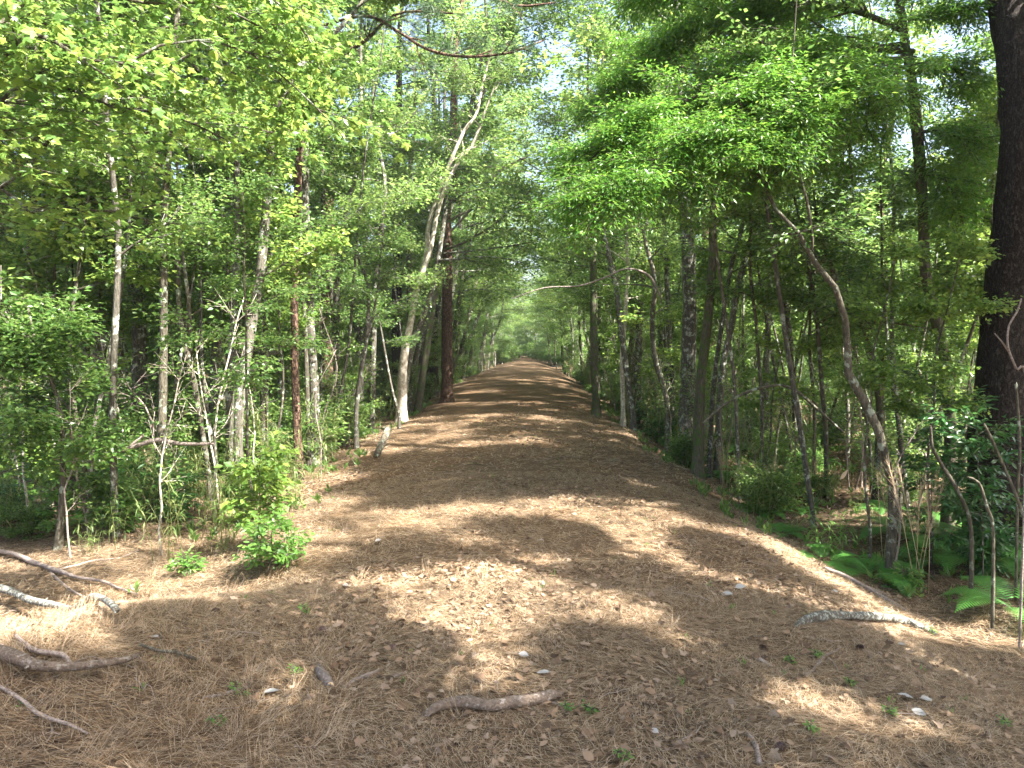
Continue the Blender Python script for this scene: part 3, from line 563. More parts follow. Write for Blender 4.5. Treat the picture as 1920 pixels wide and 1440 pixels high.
# ---- the tall mossy oak whose limbs carry the dark mass of narrow leaves over the track
def oak():
    d = 10.5; b = P(1782, 850, d); b.z = g(b.x, b.y)
    root = empty('oak_tree', b); tag(root, 'tall dark mossy oak left of the huge pine, its leafy limbs reaching over the track', 'oak tree')
    wp = [(1782, 850, 22), (1780, 780, 21), (1773, 680, 20), (1760, 620, 19), (1742, 547, 19), (1733, 480, 18), (1731, 400, 18), (1724, 300, 19), (1717, 217, 18), (1709, 143, 16), (1696, 83, 15), (1691, 30, 14), (1676, -30, 13)]
    pts = [Vector((0, 0, -.2))] + [P(x, y, d) - b for x, y, q in wp if (P(x, y, d) - b).z > .2]; rad = [.11] + [q / 2 * d / FPX for x, y, q in wp][-len(pts) + 1:]
    top = pts[-1]
    for i in range(5): pts.append(top + Vector((-.25 * (i + 1), .1 * i, 1.0 * (i + 1)))); rad.append(rad[-1] * .75)
    pp, rr = catmull(pts, rad, .2); tb = MB(); tube(tb, pp, rr, 12, .2, 3); tb.obj('trunk', M['moss'], root)
    limbs = [  # (x, y, width, depth)
        [(1712, 98, 13, 10.5), (1640, 92, 12, 10.4), (1545, 88, 11, 10.2), (1450, 110, 9, 10), (1350, 160, 7, 9.6), (1260, 200, 6, 9.4), (1160, 250, 4, 9.2), (1090, 320, 3, 9.1)],
        [(1715, 110, 12, 10.5), (1612, 118, 11, 10.1), (1500, 150, 10, 9.6), (1420, 182, 8, 9.2), (1320, 235, 6, 8.9), (1230, 300, 5, 8.8), (1150, 345, 4, 8.7), (1070, 395, 3, 8.6)],
        [(1700, 60, 12, 10.5), (1600, 20, 10, 10.6), (1480, 5, 8, 10.9), (1370, 30, 7, 11), (1270, 60, 5, 11.2), (1190, 130, 4, 11.3), (1120, 200, 3, 11.3)],
        [(1690, 0, 12, 10.5), (1580, -80, 10, 10), (1450, -120, 8, 9.5), (1320, -90, 7, 9.2), (1230, -20, 5, 9)],
        [(1705, 80, 10, 10.5), (1560, 110, 9, 11.3), (1440, 190, 8, 12), (1340, 280, 6, 12.4), (1230, 350, 4, 12.6)],
        [(1715, 120, 9, 10.5), (1600, 160, 8, 9.6), (1500, 230, 7, 9), (1400, 300, 5, 8.6)],
        [(1715, 140, 7, 10.5), (1745, 124, 6, 10.3), (1790, 128, 5, 10.2), (1830, 175, 4, 10)],
        [(1703, 40, 6, 10.5), (1740, 22, 5, 10.4), (1790, 20, 5, 10.2), (1850, 5, 4, 10)],
        [(1722, 248, 6, 10.5), (1760, 245, 5, 10.3), (1800, 260, 5, 10.1), (1850, 275, 4, 10)],
        [(1735, 330, 7, 10.5), (1765, 330, 6, 10.3), (1795, 375, 5, 10.2), (1805, 420, 4, 10.1)],
        [(1712, 190, 6, 10.5), (1657, 200, 5, 10.3), (1612, 237, 5, 10), (1593, 270, 4, 9.9), (1600, 350, 3, 9.8)],
        [(1690, -30, 8, 10.5), (1730, -60, 7, 11), (1800, -70, 5, 11.4)]]
    tot = Grow(900)
    for i, lw in enumerate(limbs):
        q = [P(x, y, dd) - b for x, y, ww, dd in lw]; r_ = [ww / 2 * 10 / FPX for x, y, ww, dd in lw]
        pp, rr = catmull(q, r_, .2); tb = MB(); tube(tb, pp, rr, 7, .1, i); tb.obj('limb', M['moss'], root)
        big = i < 6
        gr = Grow(300 + i); gr.clothe(pp, rr, 2.9 if big else 1.5, 0, 40 if big else 10, 12 if big else 7, .42, .0, .1, -.05, start=.12)
        gr.clothe(pp, rr, 1.8 if big else 1.0, 0, 26 if big else 5, 12 if big else 6, .38, .0, .1, -.12, start=.25)
        tot.tw += gr.tw; tot.limbs.join(gr.limbs); tot.limbs.join(gr.main)
    gr = Grow(77)
    for k in range(9):
        z = 6 + k * .6; i = min(range(len(pp)), key=lambda q: abs(pp[q].z - z))
    finish(tot, root, 'oak', 'moss', 1.0)
oak()

# ---- near maple at the top left: trunk out of frame, limbs in view
def near_maple():
    b = Vector((-5.3, 4.6, 0)); b.z = g(b.x, b.y)
    root = empty('maple_tree', b); tag(root, 'near tree with big lobed leaves and dark limbs hanging in from the upper left', 'maple tree')
    tp = [Vector((0, 0, -.2)), Vector((.1, 0, 1.2)), Vector((.05, .1, 2.6)), Vector((.2, .15, 4.2)), Vector((.1, .2, 6)), Vector((.3, .2, 8))]
    pp, rr = catmull(tp, [.1, .09, .08, .07, .05, .02], .2); tb = MB(); tube(tb, pp, rr, 10, .15, 3); tb.obj('trunk', M['brown'], root)
    limbs = [
        [(-60, 150, 8, 5), (60, 62, 7, 5), (150, 110, 7, 5), (235, 120, 6, 5.1), (300, 85, 5, 5.2), (370, 75, 4, 5.3), (470, 100, 4, 5.4), (560, 170, 3, 5.5), (620, 230, 3, 5.5)],
        [(-60, 80, 8, 5), (40, 10, 7, 5.2), (140, -20, 6, 5.4), (270, 5, 5, 5.6), (400, 10, 5, 5.8), (520, 70, 4, 5.9), (600, 130, 3, 6)],
        [(-60, 250, 7, 5.2), (20, 170, 6, 5.4), (110, 160, 5, 5.6), (210, 200, 5, 5.8), (320, 215, 4, 5.9), (420, 260, 3, 6)],
        [(-60, -60, 8, 4.8), (100, -100, 7, 5), (280, -90, 6, 5.2), (430, -40, 5, 5.4), (540, 20, 4, 5.5), (600, 110, 3, 5.6)],
        [(-60, 200, 7, 6.5), (80, 190, 6, 6.8), (230, 250, 5, 7), (380, 230, 4, 7.2), (520, 250, 3, 7.4)],
        [(-60, 20, 7, 6.5), (120, 70, 6, 7), (320, 50, 5, 7.4), (480, 20, 4, 7.6), (640, 60, 3, 7.8)],
        [(-40, 370, 8, 6), (0, 353, 8, 6), (50, 317, 8, 6), (93, 262, 7, 6), (127, 237, 6, 6), (180, 180, 4, 6), (215, 120, 4, 6)],
        [(0, 353, 6, 6), (30, 372, 6, 6), (55, 398, 5, 6), (120, 390, 5, 6), (215, 397, 4, 6), (290, 385, 3, 6)]]
    tot = Grow(901)
    for i, lw in enumerate(limbs):
        q = [P(x, y, dd) - b for x, y, ww, dd in lw]; q = [Vector((.15, .1, q[0].z - .5))] + q if i != 7 else q
        r_ = [ww / 2 * 5.3 / FPX for x, y, ww, dd in lw]; r_ = [r_[0] * 1.3] + r_ if i != 7 else r_
        pp, rr = catmull(q, r_, .15); tb = MB(); tube(tb, pp, rr, 7, .12, i); tb.obj('limb', M['brown'], root)
        gr = Grow(500 + i); n = 12 if i < 6 else 4
        gr.clothe(pp, rr, 2.0, 0, int(n * 1.5), 6 if i < 6 else 4, .42, .0, .16, -.03, start=.2); tot.tw += gr.tw
        tot.limbs.join(gr.limbs); tot.limbs.join(gr.main)
    mb = tot.leaves('maple', 9, .07, .95, .10, .6); mb.join(tot.limbs); mb.obj('crown', M['maple'], root, smoothf=False, quadmat=M['brown'])
near_maple()

# ---- pine limb with needle tufts across the top centre (its pine stands left of the track)
def top_pine():
    d = 14.0; b = P(560, 800, d); b.z = g(b.x, b.y)
    root = empty('pine_tree', b); tag(root, 'pine reaching a bare curved limb with dark needle tufts across the top of the track', 'pine tree')
    wp = [(553, 700, 14), (552, 560, 14), (556, 400, 14), (562, 260, 13), (566, 120, 12), (572, -30, 12), (580, -250, 10)]
    pts = [Vector((0, 0, -.2))] + [P(x, y, d) - b for x, y, q in wp]; rad = [.1] + [q / 2 * d / FPX for x, y, q in wp]
    pts.append(pts[-1] + Vector((0, 0, 5))); rad.append(.02)
    pp, rr = catmull(pts, rad, .25); tb = MB(); tube(tb, pp, rr, 10, .2, 8); tb.obj('trunk', M['redpine'], root)
    limbs = [[(566, 150, 10, 14), (630, 110, 13, 13.6), (690, 72, 11, 13.3), (720, 40, 8, 13), (760, 22, 6, 13), (850, 25, 5, 12.6)],
             [(570, 60, 9, 14), (680, 30, 8, 13), (745, 58, 8, 12.5), (800, 92, 8, 12.2), (870, 106, 7, 12), (960, 98, 6, 12), (1020, 75, 4, 12)],
             [(572, 0, 9, 14), (760, -60, 8, 12.6), (900, -30, 7, 12), (960, 10, 6, 11.8), (1040, 5, 4, 11.6)]]
    tot = Grow(902)
    for i, lw in enumerate(limbs):
        q = [P(x, y, dd) - b for x, y, ww, dd in lw]; r_ = [ww / 2.8 * 12.5 / FPX for x, y, ww, dd in lw]
        pp, rr = catmull(q, r_, .2); tb = MB(); tube(tb, pp, rr, 7, .2, i); tb.obj('limb', M['redpine'], root)
        gr = Grow(600 + i); gr.clothe(pp, rr, 1.5, 0, 9, 4, .3, .04, .16, .03, start=.4); tot.tw += gr.tw
        tot.limbs.join(gr.limbs); tot.limbs.join(gr.main)
    finish(tot, root, 'pine', 'redpine', 1.5)
top_pine()

# ---- fallen pale log leaning up among the left trunks; bare arched branch over the right verge
def stick(name, label, cat, wps, mat, group=None, n=9, rough=.14, lift=.0, twigs=(), cut=False, seed=0, sink=0.1, down=False):
    """wps: (px, py, width px[, depth]) lying on the ground when no depth is given"""
    pts, rad = [], []
    for q in wps:
        if len(q) > 3: p = P(q[0], q[1], q[3])
        else:
            p = G(q[0], q[1])
            if pts and abs(p.y - pts[-1].y) > .4: p = P(q[0], q[1], pts[-1].y + (.3 if p.y > pts[-1].y else -.3))
        r_ = q[2] / 2 * math.hypot(p.y, CAMH) / FPX
        if len(q) < 4: p.z += r_ * (1 - sink) + lift
        pts.append(p); rad.append(r_)
    c = pts[0].copy(); root = empty(name, c); tag(root, label, cat, group)
    if down:
        q0 = pts[0]; pts.insert(0, Vector((q0.x + .03, q0.y, g(q0.x, q0.y) - .05))); rad.insert(0, rad[0] * 1.15); c = pts[0].copy(); root.location = c
    pp, rr = catmull([p - c for p in pts], rad, .05 if rad[0] < .1 else .2)
    if len(wps[0]) < 4:
        for p_, r0 in zip(pp, rr):
            w_ = p_ + c; zz = g(w_.x, w_.y) + r0 * (1 - sink) + lift * .5
            if p_.z < zz - c.z: p_.z = zz - c.z
    rs = random.Random(seed); rr = [x * (1 + .08 * math.sin(i * .4 + seed)) * rs.uniform(.97, 1.03) for i, x in enumerate(rr)]
    tb = MB(); tube(tb, pp, rr, n, rough, seed)
    if rr[0] > .012:      # knots and a splintered end
        for q in range(max(2, len(pp) // 8)):
            i = rs.randrange(1, len(pp) - 1); v = Vector((rs.gauss(0, 1), rs.gauss(0, 1), abs(rs.gauss(0, 1)))).normalized(); tube(tb, [pp[i], pp[i] + v * rr[i] * 1.0, pp[i] + v * rr[i] * rs.uniform(1.3, 2.0)], [rr[i] * .5, rr[i] * .33, rr[i] * .15], 6, .3, q)
        for e, f in ((0, 1), (-1, -2)):
            d_ = (pp[e] - pp[f]).normalized()
            for q in range(5):
                o_ = Vector((rs.gauss(0, .4), rs.gauss(0, .4), rs.gauss(0, .4))) * rr[e]; tube(tb, [pp[e] + o_ - d_ * .01, pp[e] + o_ * 1.1 + d_ * rr[e] * rs.uniform(.4, 1.6)], [rr[e] * .42, rr[e] * .08], 5)
    tb.obj('stem', M[mat], root)
    for tw in twigs:
        tp, tr = [], []
        for q in tw:
            p = P(q[0], q[1], q[3]) if len(q) > 3 else G(q[0], q[1]) + Vector((0, 0, .01)); tp.append(p - c); tr.append(q[2] / 2 * p.y / FPX)
        a, b_ = catmull(tp, tr, .06); tb = MB(); tube(tb, a, b_, 5, .2, seed); tb.obj('twig', M[mat], root)
    if cut:
        e = pp[-1]; dd = (pp[-1] - pp[-2]).normalized(); tb = MB(); tube(tb, [e + dd * .001, e + dd * .004], [rr[-1] * .92] * 2, n); tb.obj('cut_end', M['cut'], root)
    return root
stick('fallen_log', 'pale fallen trunk propped up at a slant among the left trees', 'log', [(350, 782, 15, 18), (430, 742, 16, 18), (478, 690, 15, 18), (520, 655, 14, 18), (563, 628, 12, 18), (640, 575, 9, 18)], 'pale_bark', seed=2)
stick('arched_branch', 'bare thin pale branch arching over the right track verge', 'branch', [(1240, 560, 4, 16), (1222, 523, 4, 16), (1200, 508, 4, 16), (1170, 505, 3, 16), (1130, 522, 3, 16), (1085, 536, 2.5, 16), (1020, 540, 2, 16), (960, 560, 1.5, 16)], 'deadwood', seed=4)
stick('bare_branch', 'bent dead limb high over the track with two short spurs', 'branch', [(840, 440, 3, 30), (880, 395, 5, 30), (905, 358, 8, 30), (930, 325, 9, 30), (955, 310, 7, 30), (985, 296, 4, 30)], 'deadwood', seed=5, twigs=[[(938, 322, 5, 30), (920, 313, 4, 30), (890, 312, 3, 30)]])
stick('dead_branch', 'broken brown branch lying knee-high across the left shrubs', 'branch', [(225, 845, 7, 9), (250, 838, 8, 9), (295, 825, 8, 9), (340, 832, 7, 9), (400, 832, 5, 9)], 'deadwood', seed=6, twigs=[[(240, 840, 5, 9), (257, 826, 5, 9), (270, 816, 4, 9)]])
stick('dead_branch', 'dark horizontal branch bowed across the right ditch stems', 'branch', [(1320, 790, 5, 11.5), (1380, 745, 5, 11.5), (1440, 724, 5, 11.5), (1485, 728, 5, 11.5), (1530, 765, 5, 11.5), (1580, 810, 4, 11.5)], 'brown', seed=7)
stick('leaning_branch', 'white crooked dead twig standing in front of the huge pine', 'branch', [(1925, 740, 4, 6.5), (1905, 690, 4, 6.5), (1890, 650, 4, 6.5), (1892, 610, 3, 6.5), (1907, 585, 3, 6.5), (1915, 560, 2, 6.5)], 'deadwood', seed=8, down=True, twigs=[[(1892, 660, 4, 6.5), (1878, 640, 3, 6.5), (1865, 625, 2, 6.5)]])
# foreground sticks
stick('broken_stick', 'stout reddish-brown stick lying across the track in front', 'stick', [(796, 1352, 10), (815, 1343, 17), (848, 1333, 20), (880, 1335, 21), (920, 1337, 18), (960, 1332, 18), (1000, 1326, 16), (1030, 1319, 18), (1050, 1315, 14)], 'moundlog', seed=10, n=12, sink=-.35, twigs=[[(1035, 1322, 7), (1052, 1326, 6), (1064, 1328, 3)], [(858, 1345, 5), (853, 1352, 4), (846, 1357, 3)]])
stick('lichened_log', 'lichen-spotted curved log lying on the right side of the track', 'log', [(1492, 1178, 7), (1515, 1171, 15), (1550, 1167, 17), (1600, 1163, 14), (1650, 1165, 14), (1690, 1171, 14), (1725, 1182, 11), (1755, 1192, 5)], 'lichlog', seed=11, n=12, sink=-.2)
stick('mossy_branch', 'lichened branch curving down the needle mound at the left edge', 'branch', [(-25, 1128, 13), (20, 1142, 13), (60, 1160, 13), (105, 1170, 13), (135, 1180, 12), (162, 1198, 13), (180, 1225, 13), (200, 1245, 12), (222, 1256, 10)], 'lichlog', seed=12, n=10, lift=.14, sink=-.2, twigs=[[(100, 1168, 4), (98, 1190, 3), (90, 1205, 2)]])
stick('fallen_limb', 'thick pinkish barkless limb on the left needle mound', 'branch', [(-25, 1250, 22), (30, 1265, 22), (65, 1280, 20), (110, 1284, 18), (150, 1280, 15), (195, 1272, 13), (235, 1262, 10), (262, 1250, 6)], 'moundlog', seed=13, n=12, lift=.06, sink=-.2)
stick('dead_branch', 'long grey branch running over the top of the left needle mound', 'branch', [(-20, 1040, 8), (30, 1050, 9), (70, 1068, 9), (110, 1082, 8), (150, 1095, 6), (200, 1102, 5), (258, 1132, 4)], 'deadwood', seed=14, lift=.04, twigs=[[(95, 1075, 5), (125, 1102, 5), (165, 1126, 3)], [(100, 1074, 5), (145, 1062, 5), (180, 1052, 4), (222, 1050, 3), (262, 1033, 2)]])
stick('dead_branch', 'forked whitish twig low in the bottom left needles', 'branch', [(-20, 1295, 6), (15, 1312, 7), (48, 1336, 7), (70, 1352, 7), (100, 1362, 6), (130, 1375, 5), (165, 1388, 3)], 'deadwood', seed=15, lift=.03, twigs=[[(97, 1360, 5), (98, 1385, 4), (88, 1400, 3)], [(35, 1325, 4), (60, 1310, 3), (72, 1312, 2)]])
stick('dead_branch', 'pale broken branch pieces beside the pinkish limb', 'branch', [(30, 1205, 7), (60, 1232, 9), (85, 1240, 9), (118, 1242, 8), (135, 1265, 7)], 'deadwood', seed=16, lift=.03, twigs=[[(78, 1268, 6), (100, 1250, 6), (122, 1238, 5)]])
stick('dead_branch', 'brushy dark twig in the hollow below the left mound', 'branch', [(262, 1222, 5), (300, 1235, 6), (330, 1238, 6), (370, 1250, 5)], 'brown', seed=17, lift=.03, twigs=[[(298, 1232, 4), (302, 1200, 4), (300, 1180, 3)], [(330, 1238, 4), (360, 1222, 4), (384, 1202, 4), (385, 1178, 3)], [(382, 1205, 4), (405, 1225, 3), (425, 1242, 2)]])
stick('dead_stick', 'thin grey stick lying near the hollow left of the track', 'stick', [(380, 1313, 5), (410, 1310, 6), (440, 1302, 6), (475, 1288, 5)], 'deadwood', seed=18)
stick('short_log', 'short dark broken stick with raw orange end', 'stick', [(598, 1264, 15), (605, 1274, 17), (613, 1284, 15), (619, 1294, 13)], 'deadwood', seed=19, n=10, cut=True)
stick('short_log', 'short grey log at the left edge of the track beyond the seedling', 'log', [(707, 858, 11), (714, 842, 14), (722, 824, 14), (727, 810, 12)], 'brown', seed=20, n=10, sink=.1)
stick('wood_splinter', 'pale split wood splinter, longer of two left of the stout stick', 'splinter', [(645, 1292, 6), (672, 1279, 9), (700, 1268, 8), (716, 1258, 4)], 'deadwood', seed=21)
stick('wood_splinter', 'pale split wood splinter, shorter of two left of the stout stick', 'splinter', [(732, 1277, 5), (745, 1271, 7), (760, 1265, 4)], 'deadwood', seed=22)
stick('dead_stick', 'curved dark grey stick at the bottom edge right of centre', 'stick', [(1398, 1378, 6), (1410, 1392, 8), (1418, 1408, 9), (1424, 1440, 9)], 'deadwood', seed=23)
stick('dead_branch', 'thin forked grey twig right of the stout stick', 'branch', [(1512, 1272, 4), (1530, 1252, 5), (1548, 1234, 5), (1565, 1226, 4), (1578, 1214, 3)], 'deadwood', seed=24, twigs=[[(1548, 1234, 4), (1562, 1245, 3), (1572, 1262, 2)]])
stick('dead_branch', 'spindly grey twig with spurs near the bottom right corner', 'branch', [(1794, 1238, 4), (1805, 1258, 5), (1820, 1278, 6), (1845, 1292, 5)], 'deadwood', seed=25, twigs=[[(1820, 1278, 4), (1838, 1262, 3), (1858, 1256, 2)], [(1845, 1340, 4), (1852, 1370, 5), (1858, 1400, 4)]])
stick('root', 'long pale root running down the right edge of the track', 'root', [(1545, 1068, 6), (1580, 1082, 8), (1615, 1102, 9), (1645, 1120, 9), (1680, 1138, 7), (1700, 1148, 4)], 'deadwood', seed=26, twigs=[[(1600, 1095, 5), (1640, 1108, 5), (1690, 1130, 3)]])
stick('dead_stick', 'grey stub stick left of a pine cone on the sunlit patch', 'stick', [(1412, 1234, 6), (1425, 1242, 7), (1448, 1252, 4)], 'deadwood', seed=27)

# ================================================================= SMALL THINGS ON THE GROUND
def cone_mesh():
    mb = MB(); tube(mb, [Vector((-.03, 0, .022)), Vector((.035, 0, .022))], [.012, .006], 6)
    n = 70; t = (np.arange(n) + .5) / n; a = np.arange(n) * 2.39996
    P0 = np.stack([-.032 + .066 * t, .008 * np.cos(a), .022 + .008 * np.sin(a)], -1)
    D = np.stack([np.full(n, .45), np.cos(a), np.sin(a)], -1); L = .024 * (1 - (2 * t - .85) ** 2 * .8).clip(.25)
    scatter(mb, LEAF, P0, D, np.tile([[-1., 0, 0.2]], (n, 1)), L, L * .8); return mb.mesh('pine_cone', M['cone'], False)
CM = cone_mesh()
for i, (x, y, l) in enumerate([(663, 1225, 'dark open pine cone left of the bright central sun patch'), (735, 1222, 'reddish pine cone at the lower edge of the central sun patch'), (1613, 1221, 'dark grey pine cone below the lichened log'), (1430, 1222, 'pine cone beside the grey stub stick right of centre'), (1462, 1410, 'pine cone at the bottom edge right of the curved dark stick'), (605, 1186, 'pine cone on shaded needles upper left of the sun patch'), (405, 1152, 'weathered pale pine cone in the left hollow')]):
    o = bpy.data.objects.new('pine_cone', CM); C.objects.link(o); o.location = G(x, y); o.rotation_euler = (0, .2, i * 1.7); tag(o, l, 'pine cone', 'pine cones on the track')
def pale_leaf_mesh():
    mb = MB(); t = OVAL[0].copy(); t[:, 2] = .35 * np.abs(t[:, 1]) + .25 * (t[:, 0] - .5) ** 2
    scatter(mb, (t, OVAL[1]), np.array([[-.5, 0, .03]]), np.array([[1., 0, .04]]), np.array([[0, .1, 1.]]), np.array([1.]), np.array([.85])); return mb.mesh('pale_leaf', M['pale'], True)
PLM = pale_leaf_mesh()
for i, (x, y, s, l) in enumerate([(877, 1073, 16, 'small round white leaf in shade above the sun patch'), (982, 1235, 26, 'curled white leaf right of the sun patch, nearer the middle'), (1020, 1273, 34, 'long white leaf, lower of two right of the sun patch'), (1362, 1122, 34, 'bluish white leaf left of the lichened log'), (1388, 1108, 26, 'sunlit white leaf just above the bluish one'), (1697, 1313, 32, 'white leaf, upper left of three near bottom right'), (1735, 1319, 32, 'white leaf, upper right of three near bottom right'), (1722, 1346, 30, 'white leaf, lowest of three near bottom right'), (508, 1307, 36, 'big grey-white upright leaf right of the left mound'), (1014, 1018, 14, 'tiny white leaf on the far sun band'), (709, 1018, 16, 'small white leaf at the left edge of the far sun band'), (842, 1104, 12, 'tiny white leaf above the sun patch'), (650, 1104, 20, 'flat white leaf at the shaded left of the sun patch'), (1228, 1378, 20, 'crumpled white leaf at the bottom right of centre'), (1432, 1048, 16, 'white leaf on the upper right sun band'), (1690, 1215, 18, 'white leaf on shaded litter right of the pine cone'), (1565, 1115, 18, 'thin upright white leaf on the right shoulder'), (290, 1202, 24, 'white leaf in the left hollow beside the brushy twig')]):
    p = G(x, y); o = bpy.data.objects.new('pale_leaf', PLM); C.objects.link(o); o.location = p + Vector((0, 0, .02)); s_ = s * math.hypot(p.y, 2.2) / FPX * .78; o.scale = (s_, s_, s_)
    o.rotation_euler = (.25 * math.sin(i * 2.1) + .2, .2 * math.cos(i), -.3 + .5 * math.sin(i * 3.3)); tag(o, l, 'leaf', 'white fallen leaves on the track')

# ================================================================= PLANT PROTOTYPES
HIDE = []
def proto_tree(i, H, r, z0, reach, nl, sty, bark, sub, twigs, twl, up=.35, dens=1.0, bend=.12, bias=None):
    rs = random.Random(i * 31); root = empty('proto'); pts = [Vector((0, 0, -.3))]; rad = [r]
    d = Vector((rs.gauss(0, .06), rs.gauss(0, .06), 1)); k = 8; p = Vector((0, 0, 0))
    for q in range(k):
        d = (d + Vector((rs.gauss(0, bend), rs.gauss(0, bend), .25))).normalized(); p = p + d * (H / k); pts.append(p.copy()); rad.append(r * (1 - .85 * (q + 1) / k) + .004)
    trunk_and_crown(root, pts, rad, sty, bark, i * 13 + 1, z0, reach, nl, sub, twigs, twl, 8, dens * (.62 if bias else .85), up=up, bias=bias); return root
BT = [proto_tree(1, 14, .11, 2.2, 2.8, 18, 'bigleaf', 'grey', 5, 6, .6), proto_tree(2, 12, .09, 1.6, 2.5, 18, 'bigleaf', 'brown', 5, 6, .6), proto_tree(3, 16, .13, 3.0, 3.0, 18, 'bigmaple', 'grey', 5, 6, .65),
      proto_tree(4, 11, .08, 2.0, 2.2, 15, 'bigmaple', 'pale_bark', 5, 6, .6), proto_tree(5, 15, .12, 3.4, 2.7, 18, 'bigleaf', 'moss', 5, 6, .6), proto_tree(6, 9, .06, 1.2, 2.0, 16, 'bigleaf', 'grey', 5, 6, .5)]
OV = [proto_tree(30 + i, h, .10, z, 3.6, 20, s_, b, 6, 6, .6, bias=(.9, 0, .1)) for i, (h, z, s_, b) in enumerate([(15, 4.2, 'bigleaf', 'grey'), (17, 5.0, 'bigmaple', 'brown'), (13, 3.4, 'bigleaf', 'moss'), (16, 4.5, 'bigleaf', 'grey')])]
SHD = [proto_tree(70 + i, h, .09, z, 3.3, 9, 'bigleaf', 'grey', 9, 10, .35, dens=2.0, bend=.06) for i, (h, z) in enumerate([(13, 4.6), (11.5, 4.0)])]
CAN = [proto_tree(60 + i, h, .075, z, 3.0, 20, s_, b, 6, 7, .5, bend=.06) for i, (h, z, s_, b) in enumerate([(14, 6.3, 'bigleaf', 'grey'), (13, 5.8, 'bigleaf', 'brown'), (15, 7, 'bigmaple', 'grey')])]
POLE = [proto_tree(50 + i, h, .032, z, 1.3, 9, s_, b, 4, 5, .45, bend=.085) for i, (h, z, s_, b) in enumerate([(8, 3.4, 'leaf', 'grey'), (7, 3.0, 'gum', 'brown'), (9.5, 4.2, 'leaf', 'grey'), (6, 2.6, 'leaf', 'brown')])]
LOW = [proto_tree(40 + i, h, .06, .4, 2.6, 20, s_, b, 5, 6, .6) for i, (h, s_, b) in enumerate([(8, 'bigleaf', 'grey'), (10, 'bigmaple', 'brown'), (6.5, 'bigleaf', 'brown')])]
BP = [proto_tree(7, 22, .2, 12, 3.2, 16, 'bigpine', 'redpine', 5, 5, .5, dens=1.2, bend=.03), proto_tree(8, 20, .17, 11, 3.0, 16, 'bigpine', 'pine', 5, 5, .5, dens=1.2, bend=.03)]
SP = [proto_tree(10 + i, h, .022, .7, 1.1, 9, s, b, 3, 5, .4, dens=.8, bend=.13) for i, (h, s, b) in enumerate([(4.2, 'leaf', 'brown'), (3.2, 'leaf', 'grey'), (5.0, 'gum', 'grey'), (2.6, 'leaf', 'brown'), (3.8, 'gum', 'pale_bark')])]
BARE = [proto_tree(20 + i, h, .018, 1.0, .9, 6, 'leaf', b, 2, 1, .35, dens=.25, bend=.25, up=.9) for i, (h, b) in enumerate([(3.4, 'pale_bark'), (4.2, 'deadwood'), (2.6, 'deadwood')])]
def proto_shrub(i, h, reach, n, sty, bark, per=1.0):
    root = empty('proto'); gr = Grow(i * 17 + 3)
    for k in range(n):
        az = k * 2.4; v = Vector((math.cos(az) * .55, math.sin(az) * .55, 1)); gr.branch(Vector((0, 0, -.03)), v, h * gr.rnd(.7, 1.1), .009, 0, 4, 4, .28 * reach, .0, .12, -.03, 5)
    finish(gr, root, sty, bark, per, 'foliage'); return root
SH = [proto_shrub(1, 1.1, 1, 6, 'leaf', 'brown'), proto_shrub(2, .8, .9, 6, 'glossy', 'brown'), proto_shrub(3, 1.5, 1.1, 7, 'leaf', 'grey'), proto_shrub(4, .55, .7, 6, 'fresh', 'brown')]
def proto_cane(i, h, n, nl, L=.17, mat='cane'):
    """switch cane: upright culms with fans of long narrow drooping leaves"""
    root = empty('proto'); rg = np.random.default_rng(i); st = MB(); lf = MB()
    for k in range(n):
        a = rg.uniform(0, 6.28); b = Vector((rg.normal(0, .13), rg.normal(0, .13), -.03)); hh = h * rg.uniform(.6, 1.1); ln = rg.uniform(.05, .3)
        pts = [b + Vector((math.cos(a) * ln * t * t * hh, math.sin(a) * ln * t * t * hh, hh * t)) for t in (0, .25, .5, .75, 1)]; tube(st, pts, [.0045, .004, .0035, .003, .002], 5)
        m = nl; t = rg.uniform(.35, 1, m); P0 = np.array([tuple(pts[0].lerp(pts[2], q * 2) if q < .5 else pts[2].lerp(pts[4], q * 2 - 1)) for q in t])
        az = rg.uniform(0, 6.28, m); el = rg.uniform(-.5, .9, m); D = np.stack([np.cos(az) * np.cos(el), np.sin(az) * np.cos(el), np.sin(el)], -1); Ls = L * rg.uniform(.6, 1.3, m)
        tpl = (np.array([(0, 0, 0), (.35, .5, .0), (.35, -.5, .0), (.7, .38, -2.2), (.7, -.38, -2.2), (1, 0, -5.5)]), np.array([(0, 2, 1), (1, 2, 4), (1, 4, 3), (3, 4, 5)]))
        scatter(lf, tpl, P0, D, np.tile([[0, 0, 1.]], (m, 1)), Ls, Ls * .09)
    st.obj('stalks', M['cane'], root); lf.obj('foliage', M[mat], root, False); return root
SPK = proto_cane(9, .75, 5, 34, .2, 'bright')
CN = [proto_cane(1, 1.3, 7, 20), proto_cane(2, 1.9, 6, 24), proto_cane(3, .8, 7, 14), proto_cane(4, 1.6, 9, 18)]
